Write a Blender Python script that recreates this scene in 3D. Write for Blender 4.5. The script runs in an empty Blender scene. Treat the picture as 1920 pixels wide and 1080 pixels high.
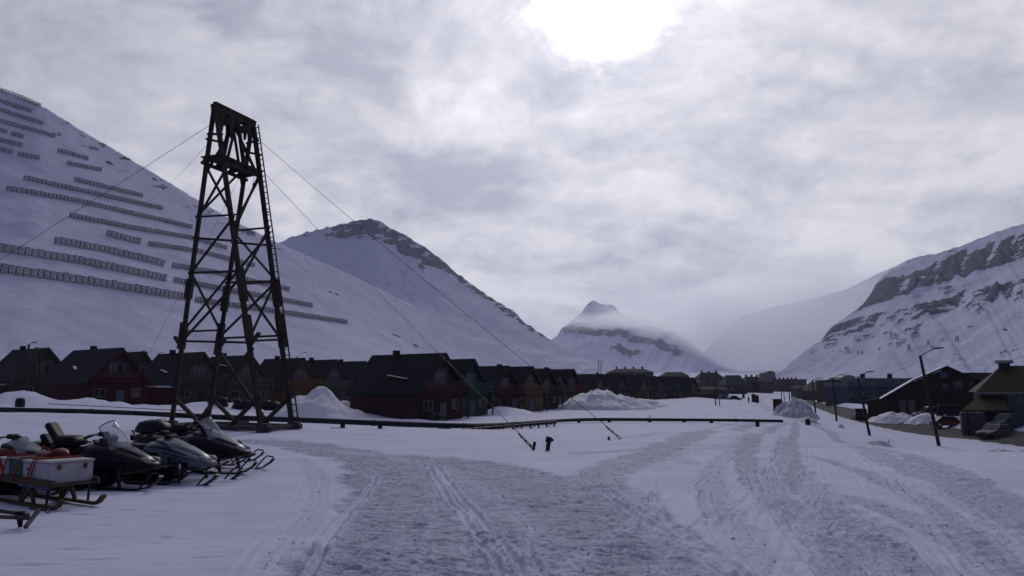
import bpy, bmesh, math, random
import numpy as np
from mathutils import Vector, Matrix
R = math.radians
random.seed(7)
SC = bpy.context.scene
COL = SC.collection

# ------------------------------------------------------------------ camera
CZ = 2.07; F = 1493.0; PITCH = math.atan(190/1493)
CP, SP = math.cos(PITCH), math.sin(PITCH)
cam_d = bpy.data.cameras.new('camera'); cam = bpy.data.objects.new('camera', cam_d); COL.objects.link(cam)
cam.location = (0, 0, CZ); cam.rotation_euler = (R(90)+PITCH, 0, 0)
cam_d.sensor_width = 36; cam_d.lens = 36*F/1920; cam_d.clip_start = 0.1; cam_d.clip_end = 40000
SC.camera = cam

# ------------------------------------------------------------------ sun, sky, exposure
SUN_AZ, SUN_EL = R(6.6), R(29.0)
SUN_DIR = Vector((math.sin(SUN_AZ)*math.cos(SUN_EL), math.cos(SUN_AZ)*math.cos(SUN_EL), math.sin(SUN_EL)))
sd = bpy.data.lights.new('sun', 'SUN'); sun = bpy.data.objects.new('sun', sd); COL.objects.link(sun)
sd.energy = 0.7; sd.angle = R(10); sd.color = (1.0, 0.96, 0.93)
sun.rotation_euler = SUN_DIR.to_track_quat('Z', 'Y').to_euler()
SC.view_settings.view_transform = 'Standard'; SC.view_settings.look = 'None'
SC.view_settings.exposure = 0.0; SC.view_settings.gamma = 1.0; SC.view_settings.use_curve_mapping = False
SC.cycles.use_denoising = True
SC.cycles.volume_bounces = 3; SC.cycles.max_bounces = 6; SC.cycles.transparent_max_bounces = 12

class NT:
    def __init__(s, tree): s.t = tree; s.t.nodes.clear()
    def n(s, typ, **kw):
        nd = s.t.nodes.new(typ)
        for k, v in kw.items(): setattr(nd, k, v)
        return nd
    def l(s, a, b): s.t.links.new(a, b)
    def put(s, sock, v):
        if hasattr(v, 'is_linked') or hasattr(v, 'links'): s.l(v, sock)
        else: sock.default_value = v
    def m(s, op, a, b=None, c=None, clamp=False):
        nd = s.n('ShaderNodeMath', operation=op); nd.use_clamp = clamp
        for i, v in enumerate((a, b, c)):
            if v is not None: s.put(nd.inputs[i], v)
        return nd.outputs[0]
    def vm(s, op, a, b=None):
        nd = s.n('ShaderNodeVectorMath', operation=op)
        s.put(nd.inputs[0], a)
        if b is not None: s.put(nd.inputs[1], b)
        return nd
    def mix(s, f, a, b, blend='MIX'):
        nd = s.n('ShaderNodeMix', data_type='RGBA', blend_type=blend)
        s.put(nd.inputs[0], f); s.put(nd.inputs[6], a if not isinstance(a, tuple) else a+(1,) if len(a) == 3 else a)
        s.put(nd.inputs[7], b if not isinstance(b, tuple) else b+(1,) if len(b) == 3 else b)
        return nd.outputs[2]
    def mr(s, v, a, b, c=0.0, d=1.0, typ='SMOOTHSTEP'):
        nd = s.n('ShaderNodeMapRange', interpolation_type=typ)
        s.put(nd.inputs[0], v)
        for i, x in enumerate((a, b, c, d)): s.put(nd.inputs[1+i], x)
        return nd.outputs[0]
    def noise(s, vec, scale, detail=6, rough=0.55, dist=0.0):
        nd = s.n('ShaderNodeTexNoise'); nd.inputs['Scale'].default_value = scale
        nd.inputs['Detail'].default_value = detail; nd.inputs['Roughness'].default_value = rough
        nd.inputs['Distortion'].default_value = dist
        if vec is not None: s.l(vec, nd.inputs['Vector'])
        return nd.outputs[0]

W = bpy.data.worlds.new('World'); SC.world = W; W.use_nodes = True
w = NT(W.node_tree)
tc = w.n('ShaderNodeTexCoord'); dvec = tc.outputs['Generated']
sep = w.n('ShaderNodeSeparateXYZ'); w.l(dvec, sep.inputs[0])
zc = w.m('MAXIMUM', sep.outputs[2], 0.0)
den = w.m('ADD', zc, 0.42)
cx, cy = w.m('DIVIDE', sep.outputs[0], den), w.m('DIVIDE', sep.outputs[1], den)
cmb = w.n('ShaderNodeCombineXYZ'); w.l(cx, cmb.inputs[0]); w.l(cy, cmb.inputs[1]); w.put(cmb.inputs[2], 3.7)
cv = cmb.outputs[0]
cmb2 = w.n('ShaderNodeCombineXYZ'); w.l(w.m('MULTIPLY', cx, 0.8), cmb2.inputs[0]); w.l(w.m('MULTIPLY', cy, 1.0), cmb2.inputs[1]); w.put(cmb2.inputs[2], 9.1)
n_big = w.noise(cv, 1.7, 4, 0.5, 0.3)
n_mid = w.noise(cmb2.outputs[0], 4.2, 9, 0.58, 0.45)
n_fine = w.noise(cv, 15.0, 7, 0.6, 0.6)
lum = w.m('ADD', w.m('MULTIPLY', n_mid, 0.62), w.m('MULTIPLY', n_big, 0.38))
lum = w.m('ADD', lum, w.m('MULTIPLY', w.m('SUBTRACT', n_fine, 0.5), 0.22))
crease = w.m('SUBTRACT', 1.0, w.m('MULTIPLY', w.m('ABSOLUTE', w.m('SUBTRACT', w.noise(cv, 3.3, 6, 0.5, 0.6), 0.5)), 9.0), clamp=True)
lum = w.m('ADD', lum, w.m('MULTIPLY', crease, 0.045))
dot = w.vm('DOT_PRODUCT', dvec, tuple(SUN_DIR)).outputs['Value']
fwd = w.mr(dot, -0.6, 1.0, 0.0, 1.0, 'LINEAR')                 # brighter cloud towards the sun, all round the sky
fall = w.m('POWER', fwd, 3.3)
t = w.mr(lum, 0.395, 0.635, 0.0, 1.0, 'LINEAR')
c_dark = w.mix(fall, (0.034, 0.042, 0.115), (0.53, 0.53, 0.64))
c_lite = w.mix(fall, (0.066, 0.075, 0.17), (1.02, 1.01, 1.04))
cloud = w.mix(t, c_dark, c_lite)
glow = w.m('POWER', w.m('MAXIMUM', dot, 0.0), 55.0)
cloud = w.mix(w.m('MULTIPLY', glow, w.m('ADD', w.m('MULTIPLY', lum, 0.40), 0.06)), cloud, (0.95, 0.95, 1.0), 'ADD')
hole = w.m('ADD', dot, w.m('MULTIPLY', w.m('SUBTRACT', n_mid, 0.5), 0.016))
hole = w.m('ADD', hole, w.m('MULTIPLY', w.m('SUBTRACT', n_fine, 0.5), 0.008))
hole = w.m('POWER', w.mr(hole, 0.9890, 0.9995, 0.0, 1.0), 2.2)
cloud = w.mix(hole, cloud, (2.4, 2.36, 2.32))
sky = w.n('ShaderNodeTexSky', sky_type='NISHITA'); sky.sun_disc = False
sky.sun_elevation = SUN_EL; sky.sun_rotation = SUN_AZ
skyc = w.mix(1.0, sky.outputs[0], (0.055, 0.055, 0.055), 'MULTIPLY')
gap = w.mr(w.m('ADD', n_big, w.m('MULTIPLY', w.m('SUBTRACT', n_mid, 0.5), 0.7)), 0.36, 0.27, 0.0, 0.55)
gap = w.m('MULTIPLY', gap, w.m('MULTIPLY', w.mr(sep.outputs[2], 0.2, 0.4), w.mr(dot, 0.97, 0.86)))
final = w.mix(gap, cloud, skyc)
bg = w.n('ShaderNodeBackground'); w.l(final, bg.inputs[0]); bg.inputs[1].default_value = 1.0
wo = w.n('ShaderNodeOutputWorld'); w.l(bg.outputs[0], wo.inputs[0])

# ------------------------------------------------------------------ helpers
def ss(a, b, x):
    t = np.clip((np.asarray(x, float)-a)/(b-a), 0, 1); return t*t*(3-2*t)
def _h(ix, iy, seed):
    n = (ix.astype(np.int64)*374761393 + iy.astype(np.int64)*668265263 + seed*1442695041) & 0xffffffff
    n = ((n ^ (n >> 13))*1274126177) & 0xffffffff
    return ((n ^ (n >> 16)) & 0xffffff)/float(0xffffff)
def vnoise(x, y, seed=0):
    x = np.asarray(x, float); y = np.asarray(y, float)
    x0 = np.floor(x); y0 = np.floor(y); fx = x-x0; fy = y-y0
    fx = fx*fx*(3-2*fx); fy = fy*fy*(3-2*fy)
    a = _h(x0, y0, seed); b = _h(x0+1, y0, seed); c = _h(x0, y0+1, seed); d = _h(x0+1, y0+1, seed)
    return (a*(1-fx)+b*fx)*(1-fy)+(c*(1-fx)+d*fx)*fy
def fbm(x, y, oct=4, seed=0, gain=0.5):
    s = 0; a = 1; tot = 0
    for i in range(oct):
        s = s + a*(vnoise(x*2**i+17.3*i, y*2**i-9.1*i, seed+i)-0.5); tot += a; a *= gain
    return s/tot*2
def H(X, Y):
    X = np.asarray(X, float); Y = np.asarray(Y, float)
    Yp = np.maximum(Y, 1.0); az = X/Yp
    h = -1.2*ss(40, 64, Y)
    near = 1-ss(300, 700, Y)
    h = h + 1.5*ss(0.1, 0.6, -az)*ss(40, 62, Y)*near
    h = h - 2.1*ss(0.22, 0.55, az)*ss(20, 62, Y)*near
    yr = np.interp(az, [.371, .383, .398, .418, .45, .482, .526, .58, .643, .75], [240, 190, 165, 140, 118, 100, 92, 77, 70, 60])
    h = h + 1.5*ss(1.13, 1.28, Y/yr)*ss(.36, .42, az)*near
    h = h + 4.1e-4*np.maximum(Y-200, 0)**1.5
    h = h + 0.10*fbm(X/9, Y/9, 3, 3) + 0.05*fbm(X/2.6, Y/2.6, 2, 5)
    return h
def hz(x, y): return float(H(x, y))
def ray(px, py):
    xc, yc = (px-960)/F, (540-py)/F
    dy = CP-yc*SP
    return xc/dy, (SP+yc*CP)/dy                    # X/Y and (Z-CZ)/Y
def P(px, py, Y):
    a, e = ray(px, py); return Vector((a*Y, Y, CZ+e*Y))
def PX(px, Y, z):                                   # X of a point at depth Y and height z that shows at column px
    return (px-960)/F*(Y*CP+(z-CZ)*SP)
def GX(px, Y):                                      # point on the ground at depth Y and column px
    x = PX(px, Y, 0)
    for _ in range(3): x = PX(px, Y, hz(x, Y))
    return Vector((x, Y, hz(x, Y)))
_YS = np.geomspace(4, 7000, 5000)
def G(px, py):
    a, e = ray(px, py)
    z = CZ+e*_YS; h = H(a*_YS, _YS)
    i = np.nonzero(z <= h)[0]
    Y = _YS[i[0]] if len(i) else 7000
    return Vector((a*Y, Y, float(H(a*Y, Y))))

class MB:
    def __init__(s): s.v = []; s.f = []
    def add(s, vs, fs):
        o = len(s.v); s.v += [tuple(p) for p in vs]; s.f += [tuple(i+o for i in f) for f in fs]; return s
    def box(s, c, d, rot=None):
        c = Vector(c); vs = []
        for x, y, z in ((-1,-1,-1),(1,-1,-1),(1,1,-1),(-1,1,-1),(-1,-1,1),(1,-1,1),(1,1,1),(-1,1,1)):
            p = Vector((x*d[0]/2, y*d[1]/2, z*d[2]/2))
            if rot is not None: p = rot @ p
            vs.append(c+p)
        return s.add(vs, [(0,3,2,1),(4,5,6,7),(0,1,5,4),(1,2,6,5),(2,3,7,6),(3,0,4,7)])
    def bar(s, a, b, wd, ht=None, up=(0,0,1), ext=0.0):
        a = Vector(a); b = Vector(b); ht = ht or wd; d = (b-a); L = d.length
        if L < 1e-6: return s
        d.normalize(); u = Vector(up)
        if abs(d.dot(u)) > 0.98: u = Vector((0, 1, 0.01))
        x = d.cross(u).normalized(); y = x.cross(d)
        rot = Matrix((x, d, y)).transposed()
        return s.box((a+b)/2, (wd, L+2*ext, ht), rot)
    def tube(s, pts, r, n=8, caps=True, closed=False):
        pts = [Vector(p) for p in pts]; m = len(pts)
        rs = r if isinstance(r, (list, tuple)) else [r]*m
        vs = []; fs = []
        for i, p in enumerate(pts):
            if closed: d = pts[(i+1) % m]-pts[i-1]
            else: d = pts[min(i+1, m-1)]-pts[max(i-1, 0)]
            d = d.normalized(); u = Vector((0, 0, 1))
            if abs(d.dot(u)) > 0.95: u = Vector((0, 1, 0))
            x = d.cross(u).normalized(); y = x.cross(d)
            for k in range(n):
                a = 2*math.pi*k/n; vs.append(p+(x*math.cos(a)+y*math.sin(a))*rs[i])
        rng = m if closed else m-1
        for i in range(rng):
            j = (i+1) % m
            for k in range(n):
                fs.append((i*n+k, i*n+(k+1) % n, j*n+(k+1) % n, j*n+k))
        if caps and not closed:
            fs.append(tuple(reversed(range(n)))); fs.append(tuple((m-1)*n+k for k in range(n)))
        return s.add(vs, fs)
    def prism(s, poly, y0, y1, axis='y'):               # polygon in (x, z) extruded along y
        n = len(poly); mk = (lambda p, t: (p[0], t, p[1])) if axis == 'y' else ((lambda p, t: (t, p[0], p[1])) if axis == 'x' else (lambda p, t: (p[0], p[1], t)))
        vs = [mk(p, y0) for p in poly]+[mk(p, y1) for p in poly]
        fs = [tuple(range(n)), tuple(reversed(range(n, 2*n)))]
        for i in range(n): fs.append((i, (i+1) % n+0 if False else i+n, (i+1) % n+n, (i+1) % n))
        return s.add(vs, fs)
    def loft(s, secs, n=14, pw=2.6):                    # sections (x, zlow, zhigh, halfwidth): superellipse rings along x
        vs = []; fs = []
        for (x, zl, zh, hw) in secs:
            for k in range(n):
                a = 2*math.pi*k/n; ca, sa = math.cos(a), math.sin(a)
                vs.append((x, hw*math.copysign(abs(ca)**(2/pw), ca), (zl+zh)/2+(zh-zl)/2*math.copysign(abs(sa)**(2/pw), sa)))
        for i in range(len(secs)-1):
            for k in range(n): fs.append((i*n+k, i*n+(k+1) % n, (i+1)*n+(k+1) % n, (i+1)*n+k))
        fs.append(tuple(reversed(range(n)))); fs.append(tuple((len(secs)-1)*n+k for k in range(n)))
        return s.add(vs, fs)
    def mesh(s, name, mat, smooth=False):
        me = bpy.data.meshes.new(name); me.from_pydata(s.v, [], s.f)
        bm = bmesh.new(); bm.from_mesh(me); bmesh.ops.recalc_face_normals(bm, faces=bm.faces); bm.to_mesh(me); bm.free()
        if mat: me.materials.append(mat)
        if smooth: me.polygons.foreach_set('use_smooth', [True]*len(me.polygons))
        return me
    def build(s, name, mat, parent=None, smooth=False, bevel=0):
        return put(s.mesh(name, mat, smooth), name, parent, bevel=bevel)
def put(me, name, parent=None, loc=None, rot=None, bevel=0):
    o = bpy.data.objects.new(name, me); COL.objects.link(o)
    if parent: o.parent = parent
    if loc is not None: o.location = loc
    if rot is not None: o.rotation_euler = rot
    if bevel:
        m = o.modifiers.new('bevel', 'BEVEL'); m.width = bevel; m.segments = 2; m.limit_method = 'ANGLE'
    return o
def tag(o, label, cat, group=None):
    o['label'] = label; o['category'] = cat
    if group: o['group'] = group
    return o
def thing(name, label, cat, loc=(0, 0, 0), rz=0.0, group=None):
    o = bpy.data.objects.new(name, None); COL.objects.link(o); o.empty_display_size = 0.3
    o.location = loc; o.rotation_euler = (0, 0, rz)
    return tag(o, label, cat, group)
def struct(o): o['kind'] = 'structure'; return o
def copy_tree(o, parent=None):
    c = o.copy(); COL.objects.link(c)
    if parent: c.parent = parent
    for ch in list(o.children): copy_tree(ch, c)
    return c

def mat(name, col, rough=0.7, var=0.25, scale=6.0, bump=0.0, metal=0.0, stretch=None, spec=0.18, col2=None, thr=None):
    m = bpy.data.materials.new(name); m.use_nodes = True; k = NT(m.node_tree)
    b = k.n('ShaderNodeBsdfPrincipled'); o = k.n('ShaderNodeOutputMaterial'); k.l(b.outputs[0], o.inputs[0])
    b.inputs['Roughness'].default_value = rough; b.inputs['Metallic'].default_value = metal
    b.inputs['Specular IOR Level'].default_value = spec
    tcn = k.n('ShaderNodeTexCoord'); v = tcn.outputs['Object']
    if stretch:
        mp = k.n('ShaderNodeMapping'); mp.inputs['Scale'].default_value = stretch; k.l(v, mp.inputs[0]); v = mp.outputs[0]
    nz = k.noise(v, scale, 6, 0.6)
    lo = tuple(c*(1-var) for c in col); hi = tuple(min(1, c*(1+var)) for c in col)
    c = k.mix(k.mr(nz, 0.3, 0.7), lo, hi)
    if col2 is not None:
        n2 = k.noise(v, scale*0.35, 7, 0.65)
        c = k.mix(k.mr(n2, thr[0], thr[1]), c, col2)
    k.l(c, b.inputs['Base Color'])
    if bump:
        bp = k.n('ShaderNodeBump'); bp.inputs['Strength'].default_value = bump; bp.inputs['Distance'].default_value = 0.02
        k.l(nz, bp.inputs['Height']); k.l(bp.outputs[0], b.inputs['Normal'])
    return m
def glass(name, col, alpha, rough=0.08):
    m = bpy.data.materials.new(name); m.use_nodes = True; b = m.node_tree.nodes['Principled BSDF']
    b.inputs['Base Color'].default_value = col+(1,); b.inputs['Roughness'].default_value = rough; b.inputs['Alpha'].default_value = alpha
    return m
def snow_mat(name, rockmix=False, scale=1.0, tex_far=False):
    m = bpy.data.materials.new(name); m.use_nodes = True; k = NT(m.node_tree)
    b = k.n('ShaderNodeBsdfPrincipled'); o = k.n('ShaderNodeOutputMaterial'); k.l(b.outputs[0], o.inputs[0])
    b.inputs['Roughness'].default_value = 0.8; b.inputs['Specular IOR Level'].default_value = 0.03 if rockmix else 0.12
    g = k.n('ShaderNodeNewGeometry'); v = g.outputs['Position']
    n1 = k.noise(v, 0.35*scale, 5, 0.6); n2 = k.noise(v, 9.0*scale, 6, 0.65)
    c = k.mix(k.mr(n1, 0.3, 0.7), SNOW_A, SNOW_B)
    at = k.n('ShaderNodeAttribute', attribute_name='mask'); am = at.outputs['Fac']
    if rockmix:
        nr = k.noise(v, 0.060*scale, 9, 0.75)
        mp = k.n('ShaderNodeMapping'); mp.inputs['Scale'].default_value = (.012, .012, .16); k.l(v, mp.inputs[0])
        strata = k.noise(mp.outputs[0], 1.0, 6, 0.7)
        mp2 = k.n('ShaderNodeMapping'); mp2.inputs['Scale'].default_value = (.03, .03, .006); k.l(v, mp2.inputs[0])
        streak = k.noise(mp2.outputs[0], 1.0, 6, 0.65)
        br = k.m('ADD', k.m('MULTIPLY', k.m('SUBTRACT', nr, 0.5), 1.3), k.m('ADD', k.m('MULTIPLY', k.m('SUBTRACT', strata, 0.5), 1.25), k.m('MULTIPLY', k.m('SUBTRACT', streak, 0.5), 0.6)))
        inside = k.mr(am, 0.02, 0.25)
        mask = k.m('MULTIPLY', inside, k.mr(k.m('ADD', am, br), 0.40, 0.50))
        rc = k.mix(k.mr(k.noise(v, 0.05*scale, 8, 0.7), 0.3, 0.7), (0.012, 0.014, 0.032), (0.042, 0.044, 0.075))
        c = k.mix(k.mr(streak, 0.35, 0.65), c, (0.41, 0.415, 0.565))
        c = k.mix(k.mr(k.noise(v, 0.008, 5, 0.6), 0.35, 0.65), c, k.mix(0.5, c, (0.50, 0.50, 0.63)))
        c = k.mix(mask, c, rc)
        bp = k.n('ShaderNodeBump'); bp.inputs['Strength'].default_value = 0.55; bp.inputs['Distance'].default_value = 7.0
        k.l(k.m('ADD', k.m('MULTIPLY', nr, k.m('ADD', k.m('MULTIPLY', mask, 0.8), 0.25)), k.m('MULTIPLY', streak, 0.5)), bp.inputs['Height']); k.l(bp.outputs[0], b.inputs['Normal'])
    else:
        n3 = k.noise(v, 2.2, 6, 0.65); n4 = k.noise(v, 26.0, 4, 0.6)
        pk = k.m('MULTIPLY', am, k.mr(n3, 0.3, 0.7, 0.45, 1.2), clamp=True)
        c = k.mix(pk, c, k.mix(k.mr(n2, 0.35, 0.65), (0.21, 0.21, 0.30), (0.43, 0.43, 0.56)))
        bp = k.n('ShaderNodeBump'); bp.inputs['Distance'].default_value = 0.05
        k.l(k.m('ADD', k.m('MULTIPLY', am, 0.75), 0.10), bp.inputs['Strength'])
        hgt = k.m('ADD', k.m('MULTIPLY', n2, 0.7), k.m('MULTIPLY', n4, 0.3)); k.l(hgt, bp.inputs['Height'])
        k.l(bp.outputs[0], b.inputs['Normal'])
    k.l(c, b.inputs['Base Color'])
    return m
SNOW_A, SNOW_B = (0.51, 0.512, 0.66), (0.575, 0.577, 0.72)

M = {}
M['snow'] = snow_mat('snow_ground')
M['hill'] = snow_mat('snow_hill', True)
M['pile'] = mat('snow_pile', (0.63, 0.63, 0.69), 0.75, 0.08, 5, 0.5, col2=(0.42, 0.41, 0.44), thr=(0.62, 0.8))
M['dirtypile'] = mat('snow_dirty', (0.50, 0.50, 0.56), 0.8, 0.2, 6, 0.9, col2=(0.2, 0.19, 0.20), thr=(0.52, 0.7))
M['cap'] = mat('snow_cap', (0.66, 0.66, 0.72), 0.7, 0.05, 6, 0.3)
M['timber'] = mat('old_timber', (0.036, 0.027, 0.022), 0.85, 0.45, 5, 0.5, stretch=(1, 1, 0.25))
M['timber2'] = mat('grey_timber', (0.075, 0.068, 0.062), 0.85, 0.4, 7, 0.5)
M['iron'] = mat('iron', (0.02, 0.02, 0.022), 0.5, 0.4, 10, 0.2, 0.6)
M['fence'] = mat('fence_steel', (0.028, 0.025, 0.033), 0.7, 0.3, 2, 0.0)
M['fencedark'] = mat('fence_post', (0.010, 0.009, 0.013), 0.7, 0.3, 2, 0.0)
M['roof'] = mat('dark_roof', (0.012, 0.012, 0.014), 0.9, 0.45, 4, 0.3, spec=0.15, stretch=(1, 1, 1))
M['pipe'] = mat('pipe_black', (0.018, 0.018, 0.022), 0.6, 0.3, 5, 0.1)
M['black'] = mat('black_plastic', (0.012, 0.012, 0.014), 0.45, 0.3, 8, 0.1)
M['rubber'] = mat('rubber', (0.012, 0.012, 0.012), 0.85, 0.3, 20, 0.4)
M['vinyl'] = mat('seat_vinyl', (0.014, 0.014, 0.016), 0.5, 0.3, 14, 0.2)
M['blackpaint'] = mat('black_paint', (0.010, 0.010, 0.013), 0.35, 0.2, 5)
M['purplepaint'] = mat('deep_violet_paint', (0.014, 0.011, 0.026), 0.33, 0.2, 5)
M['white'] = mat('white_plastic', (0.42, 0.43, 0.46), 0.45, 0.12, 6)
M['sportwhite'] = mat('sport_white', (0.14, 0.16, 0.19), 0.35, 0.15, 6)
M['teal'] = mat('teal_paint', (0.02, 0.10, 0.10), 0.35, 0.2, 5)
M['red'] = mat('red_paint', (0.13, 0.012, 0.018), 0.35, 0.2, 5)
M['strap'] = mat('red_strap', (0.26, 0.045, 0.03), 0.8, 0.25, 20)
M['green'] = mat('green_box', (0.012, 0.085, 0.05), 0.5, 0.2, 6)
M['boxwhite'] = mat('box_white', (0.38, 0.37, 0.38), 0.55, 0.12, 4, col2=(0.30, 0.29, 0.28), thr=(0.6, 0.85))
M['chrome'] = mat('bright_metal', (0.5, 0.5, 0.52), 0.25, 0.1, 9, 0, 0.9)
M['bluetarp'] = mat('blue_fabric', (0.06, 0.075, 0.17), 0.8, 0.3, 9)
M['sledwood'] = mat('sled_wood', (0.085, 0.055, 0.035), 0.8, 0.35, 9, 0.4)
M['screen'] = glass('windshield', (0.55, 0.57, 0.62), 0.20)
M['screendark'] = glass('windshield_smoked', (0.25, 0.26, 0.30), 0.4)
M['pane'] = mat('window_pane', (0.02, 0.022, 0.03), 0.12, 0.2, 2)
M['panelite'] = mat('curtained_pane', (0.10, 0.10, 0.13), 0.25, 0.3, 3)
M['trim'] = mat('pale_trim', (0.17, 0.17, 0.16), 0.7, 0.15, 5)
M['road'] = mat('road_surface', (0.026, 0.021, 0.019), 0.9, 0.4, 0.8, 0.4, col2=(0.10, 0.09, 0.09), thr=(0.56, 0.72))
M['lens'] = mat('lamp_lens', (0.35, 0.34, 0.32), 0.2, 0.1, 5)
M['skin'] = mat('skin', (0.35, 0.22, 0.17), 0.6, 0.1, 5)
M['cloth'] = mat('dark_clothing', (0.015, 0.015, 0.022), 0.85, 0.3, 12)
_cm = {}
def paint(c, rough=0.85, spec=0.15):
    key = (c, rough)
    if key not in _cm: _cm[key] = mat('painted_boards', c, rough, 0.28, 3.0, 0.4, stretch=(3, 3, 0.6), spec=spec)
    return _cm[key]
# ------------------------------------------------------------------ ground sheet
def poly_xy(pts): return np.array([[G(*p).x, G(*p).y] for p in pts])
def dense(pts, step=0.4):
    out = [pts[0]]
    for a, b in zip(pts[:-1], pts[1:]):
        n = max(2, int(np.linalg.norm(b-a)/step)); n = min(n, 40)
        for i in range(1, n+1): out.append(a+(b-a)*i/n)
    return np.array(out)
def smooth_line(pts, it=3):
    p = np.array(pts, float)
    for _ in range(it):
        q = [p[0]]
        for a, b in zip(p[:-1], p[1:]): q += [a*0.75+b*0.25, a*0.25+b*0.75]
        q.append(p[-1]); p = np.array(q)
    return p
def dist_to(line, X, Y, pad):
    """distance of every point to a polyline, inf where clearly farther than pad"""
    D = np.full(X.shape, 1e9); S = np.zeros(X.shape)
    x0, y0 = line.min(0)-pad; x1, y1 = line.max(0)+pad
    idx = np.nonzero((X > x0) & (X < x1) & (Y > y0) & (Y < y1))[0]
    if len(idx) == 0: return D, S
    x = X[idx]; y = Y[idx]; d = np.full(x.shape, 1e9); sg = np.zeros(x.shape)
    for a, b in zip(line[:-1], line[1:]):
        ab = b-a; L2 = ab@ab
        if L2 < 1e-9: continue
        m = (x > min(a[0], b[0])-pad) & (x < max(a[0], b[0])+pad) & (y > min(a[1], b[1])-pad) & (y < max(a[1], b[1])+pad)
        if not m.any(): continue
        xm = x[m]-a[0]; ym = y[m]-a[1]
        t = np.clip((xm*ab[0]+ym*ab[1])/L2, 0, 1)
        dx = xm-t*ab[0]; dy = ym-t*ab[1]; dd = np.hypot(dx, dy)
        sub = d[m]; ok = dd < sub; sub[ok] = dd[ok]; d[m] = sub
        s2 = sg[m]; s2[ok] = np.sign(ab[0]*dy-ab[1]*dx)[ok]; sg[m] = s2
    D[idx] = d; S[idx] = sg
    return D, S
ROAD_LO = [(2500, 905), (2200, 871), (1985, 846), (1920, 838), (1849, 827), (1745, 820), (1680, 808), (1632, 797), (1584, 785), (1555, 775), (1532, 766), (1514, 757)]
ROAD_HI = [(2500, 868), (2200, 842), (1985, 822), (1920, 817), (1825, 809), (1704, 790), (1632, 779), (1590, 769), (1560, 762), (1540, 758), (1525, 754), (1511, 752)]
def resample(pl, n):
    pl = np.array(pl, float); s = np.r_[0, np.cumsum(np.hypot(*np.diff(pl, axis=0).T))]
    u = np.linspace(0, s[-1], n); return np.c_[np.interp(u, s, pl[:, 0]), np.interp(u, s, pl[:, 1])]
_lo = resample(smooth_line(poly_xy(ROAD_LO), 2), 130); _hi = resample(smooth_line(poly_xy(ROAD_HI), 2), 130)
road_mid = (_lo+_hi)/2
road_hw = np.array([min(np.hypot(*(_lo-q).T).min(), np.hypot(*(_hi-q).T).min()) for q in road_mid])

fine_a = np.linspace(R(-35.5), R(35.5), 1330)
ang = np.r_[np.linspace(R(-180), R(-36), 50), fine_a, np.linspace(R(36), R(180), 50)[:-1]]
rad = np.r_[0.02, 1.5, 3.5, 5.0, 6.0, 1/np.linspace(1/6.6, 1/260, 520), np.geomspace(270, 7000, 70)]
A_, R_ = np.meshgrid(ang, rad)
gx = (np.sin(A_)*R_).ravel(); gy = (np.cos(A_)*R_).ravel()
gz = H(gx, gy)
mask = np.zeros_like(gz)
edge_n = fbm(gx/0.9, gy/0.9, 4, 21)
# broad churned tracks: (image polyline, half width in m, strength)
TR = [
 ([(880, 1120), (800, 1030), (760, 960), (742, 900), (700, 865), (640, 846), (560, 834), (470, 826)], 1.15, 1.0),
 ([(640, 1120), (690, 1000), (730, 900), (700, 868)], 0.75, 0.9),
 ([(1020, 1120), (980, 1010), (930, 930), (850, 885), (740, 862)], 1.0, 0.95),
 ([(1190, 1120), (1120, 1010), (1050, 930), (960, 888), (860, 868), (760, 856)], 1.0, 1.0),
 ([(1260, 1120), (1190, 1000), (1120, 930), (1110, 895), (1170, 870), (1260, 835), (1330, 808), (1400, 795), (1465, 789)], 0.75, 0.8),
 ([(1360, 1120), (1270, 1010), (1160, 940)], 0.45, 0.8),
 ([(1480, 1120), (1400, 1010), (1340, 940), (1330, 890), (1370, 850), (1400, 820), (1440, 800)], 0.35, 0.4),
 ([(1640, 1120), (1520, 990), (1440, 920), (1395, 870), (1400, 838), (1440, 808), (1476, 790)], 0.40, 0.8),
 ([(1760, 1120), (1640, 1020), (1540, 940), (1482, 880), (1472, 845), (1492, 812), (1492, 790)], 0.46, 0.85),
 ([(1990, 1120), (1800, 1010), (1690, 960), (1570, 930)], 0.36, 0.7),
 ([(2020, 1030), (1860, 950), (1740, 890), (1640, 850), (1570, 815), (1520, 793)], 0.55, 0.75),
 ([(2020, 1000), (1870, 925), (1740, 868), (1640, 838)], 0.42, 0.7),
 ([(1990, 1100), (1830, 1000), (1700, 920), (1600, 880), (1550, 860), (1500, 856)], 0.28, 0.7),
 ([(1900, 1130), (1850, 1020), (1800, 980)], 0.4, 0.6),
 ([(1600, 840), (1500, 836), (1400, 838), (1300, 836)], 0.3, 0.45),
 ([(1300, 870), (1250, 850), (1340, 838), (1420, 842)], 0.3, 0.4),
 ([(1080, 850), (1200, 845), (1300, 822), (1380, 800)], 0.35, 0.5),
 ([(1140, 822), (1240, 815), (1330, 800), (1440, 792)], 0.35, 0.45),
 ([(1120, 768), (1230, 772), (1330, 778), (1440, 770)], 0.5, 0.5),
 ([(1500, 790), (1450, 770), (1420, 755), (1430, 745), (1450, 738)], 1.2, 0.5),
 ([(1300, 756), (1380, 762), (1440, 758)], 0.8, 0.4),
 ([(470, 826), (380, 822), (250, 806)], 0.8, 0.4),
 ([(520, 812), (640, 815), (800, 822)], 0.35, 0.25),
 ([(560, 860), (600, 900), (590, 960), (520, 1060)], 0.25, 0.22),
]
for pts, hw, st in TR:
    ln = smooth_line(poly_xy(pts), 3)
    D, _ = dist_to(ln, gx, gy, hw*2.2)
    mk = (1-ss(0.72, 1.12, D/hw+edge_n*0.55))*st
    mask = np.maximum(mask, mk)
gz -= 0.05*mask
rng_d = np.hypot(gx, gy); nearw = 1-ss(35, 90, rng_d)
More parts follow.
